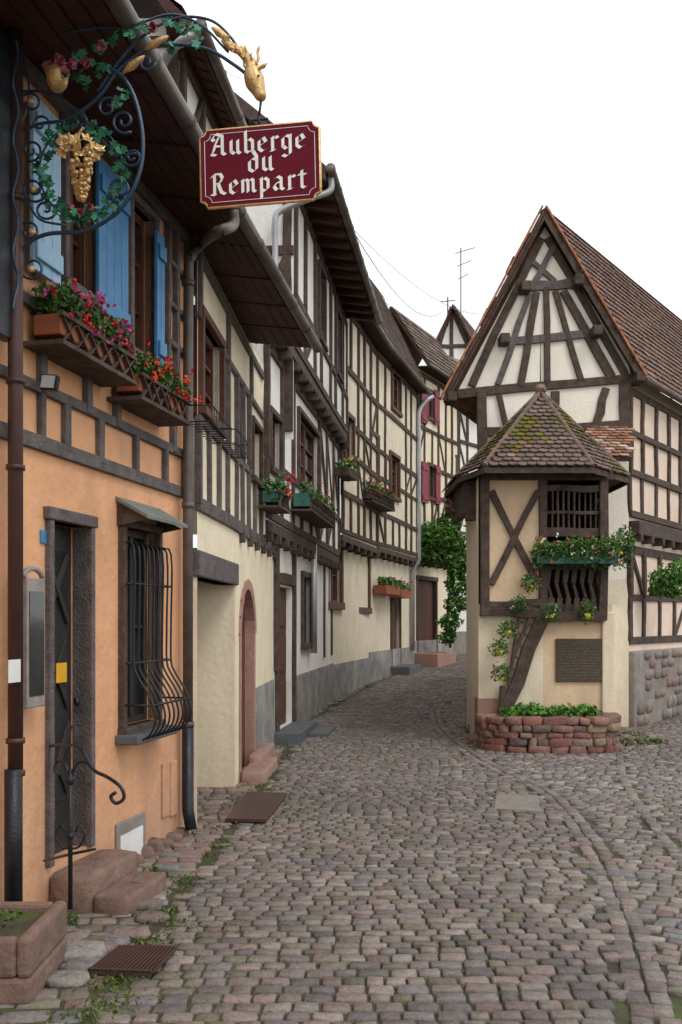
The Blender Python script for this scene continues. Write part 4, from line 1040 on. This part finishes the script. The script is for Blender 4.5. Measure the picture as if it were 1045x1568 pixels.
for i in range(120):
    p=R.choice(leftb);yy=p.y+R.uniform(-.5,.5);x=xat(leftb,yy)+R.gauss(.0,.06)
    if x>wallx(yy):tuft(V((x,yy,g(yy)-.005)),.05,32)
for i in range(420):
    yy=R.uniform(3.4,11);x=xat(leftb,yy)+abs(R.gauss(0,.6));tuft(V((x,yy,g(yy)-.014)),.04,10,.7)
for i in range(24):
    p=R.choice(band1[50:]);tuft(V((p.x+R.gauss(.1,.12),p.y+R.gauss(0,.1),p.z-.008)),.05,20,.8)
for px,py in((100,1405),(95,1395),(110,1412),(262,1400),(240,1340),(235,1335)):
    p=GP(px,py);foliage(we_,p+V((0,0,.015)),(.045,.045,.03),50,.015,WG_)
for i in range(12):
    foliage(we_,V((3.62+R.uniform(0,.5),12.6+R.uniform(0,1.4),.04)),(.1,.1,.05),70,.025,WG_)
for a in ACC:a.build()
# ================= CAMERA, LIGHT
cd=bpy.data.cameras.new('camera');cam=bpy.data.objects.new('camera',cd);bpy.context.collection.objects.link(cam)
cam.location=(0,0,CZ);cam.rotation_euler=(math.pi/2,0,0)
cd.sensor_fit='VERTICAL';cd.sensor_height=36;cd.sensor_width=24;cd.lens=F/1568*36;cd.shift_y=(HY-784)/1568;cd.clip_end=2000
bpy.context.scene.camera=cam
w=bpy.data.worlds.new('World');bpy.context.scene.world=w;w.use_nodes=True;nt=w.node_tree;N=nt.nodes;L=nt.links
bg=N['Background'];sk=N.new('ShaderNodeTexSky');sk.sky_type='NISHITA';sk.sun_disc=False
el=math.radians(52);az=math.radians(140)
sk.sun_elevation=el;sk.sun_rotation=az;bg.inputs[1].default_value=.12;L.new(sk.outputs[0],bg.inputs[0])
b2=N.new('ShaderNodeBackground');b2.inputs[1].default_value=1.8
tc=N.new('ShaderNodeTexCoord');nz=N.new('ShaderNodeTexNoise');nz.inputs['Scale'].default_value=2.2;nz.inputs['Detail'].default_value=4;L.new(tc.outputs['Generated'],nz.inputs['Vector'])
rp=N.new('ShaderNodeValToRGB');rp.color_ramp.elements[0].color=(.54,.55,.565,1);rp.color_ramp.elements[1].color=(1,1,1,1);rp.color_ramp.elements[0].position=.36;rp.color_ramp.elements[1].position=.6
L.new(nz.outputs[0],rp.inputs[0]);L.new(rp.outputs[0],b2.inputs[0])
ms=N.new('ShaderNodeMixShader');ms.inputs[0].default_value=.88;L.new(bg.outputs[0],ms.inputs[1]);L.new(b2.outputs[0],ms.inputs[2]);L.new(ms.outputs[0],N['World Output'].inputs[0])
sd=bpy.data.lights.new('sun','SUN');sd.energy=1.15;sd.angle=math.radians(20);sd.color=(1,.965,.92);so_=bpy.data.objects.new('sun',sd);bpy.context.collection.objects.link(so_)
dirv=V((math.sin(az)*math.cos(el),math.cos(az)*math.cos(el),math.sin(el)))
so_.rotation_euler=dirv.to_track_quat('Z','Y').to_euler()
sc=bpy.context.scene;sc.view_settings.view_transform='Standard';sc.view_settings.look='None';sc.view_settings.exposure=0
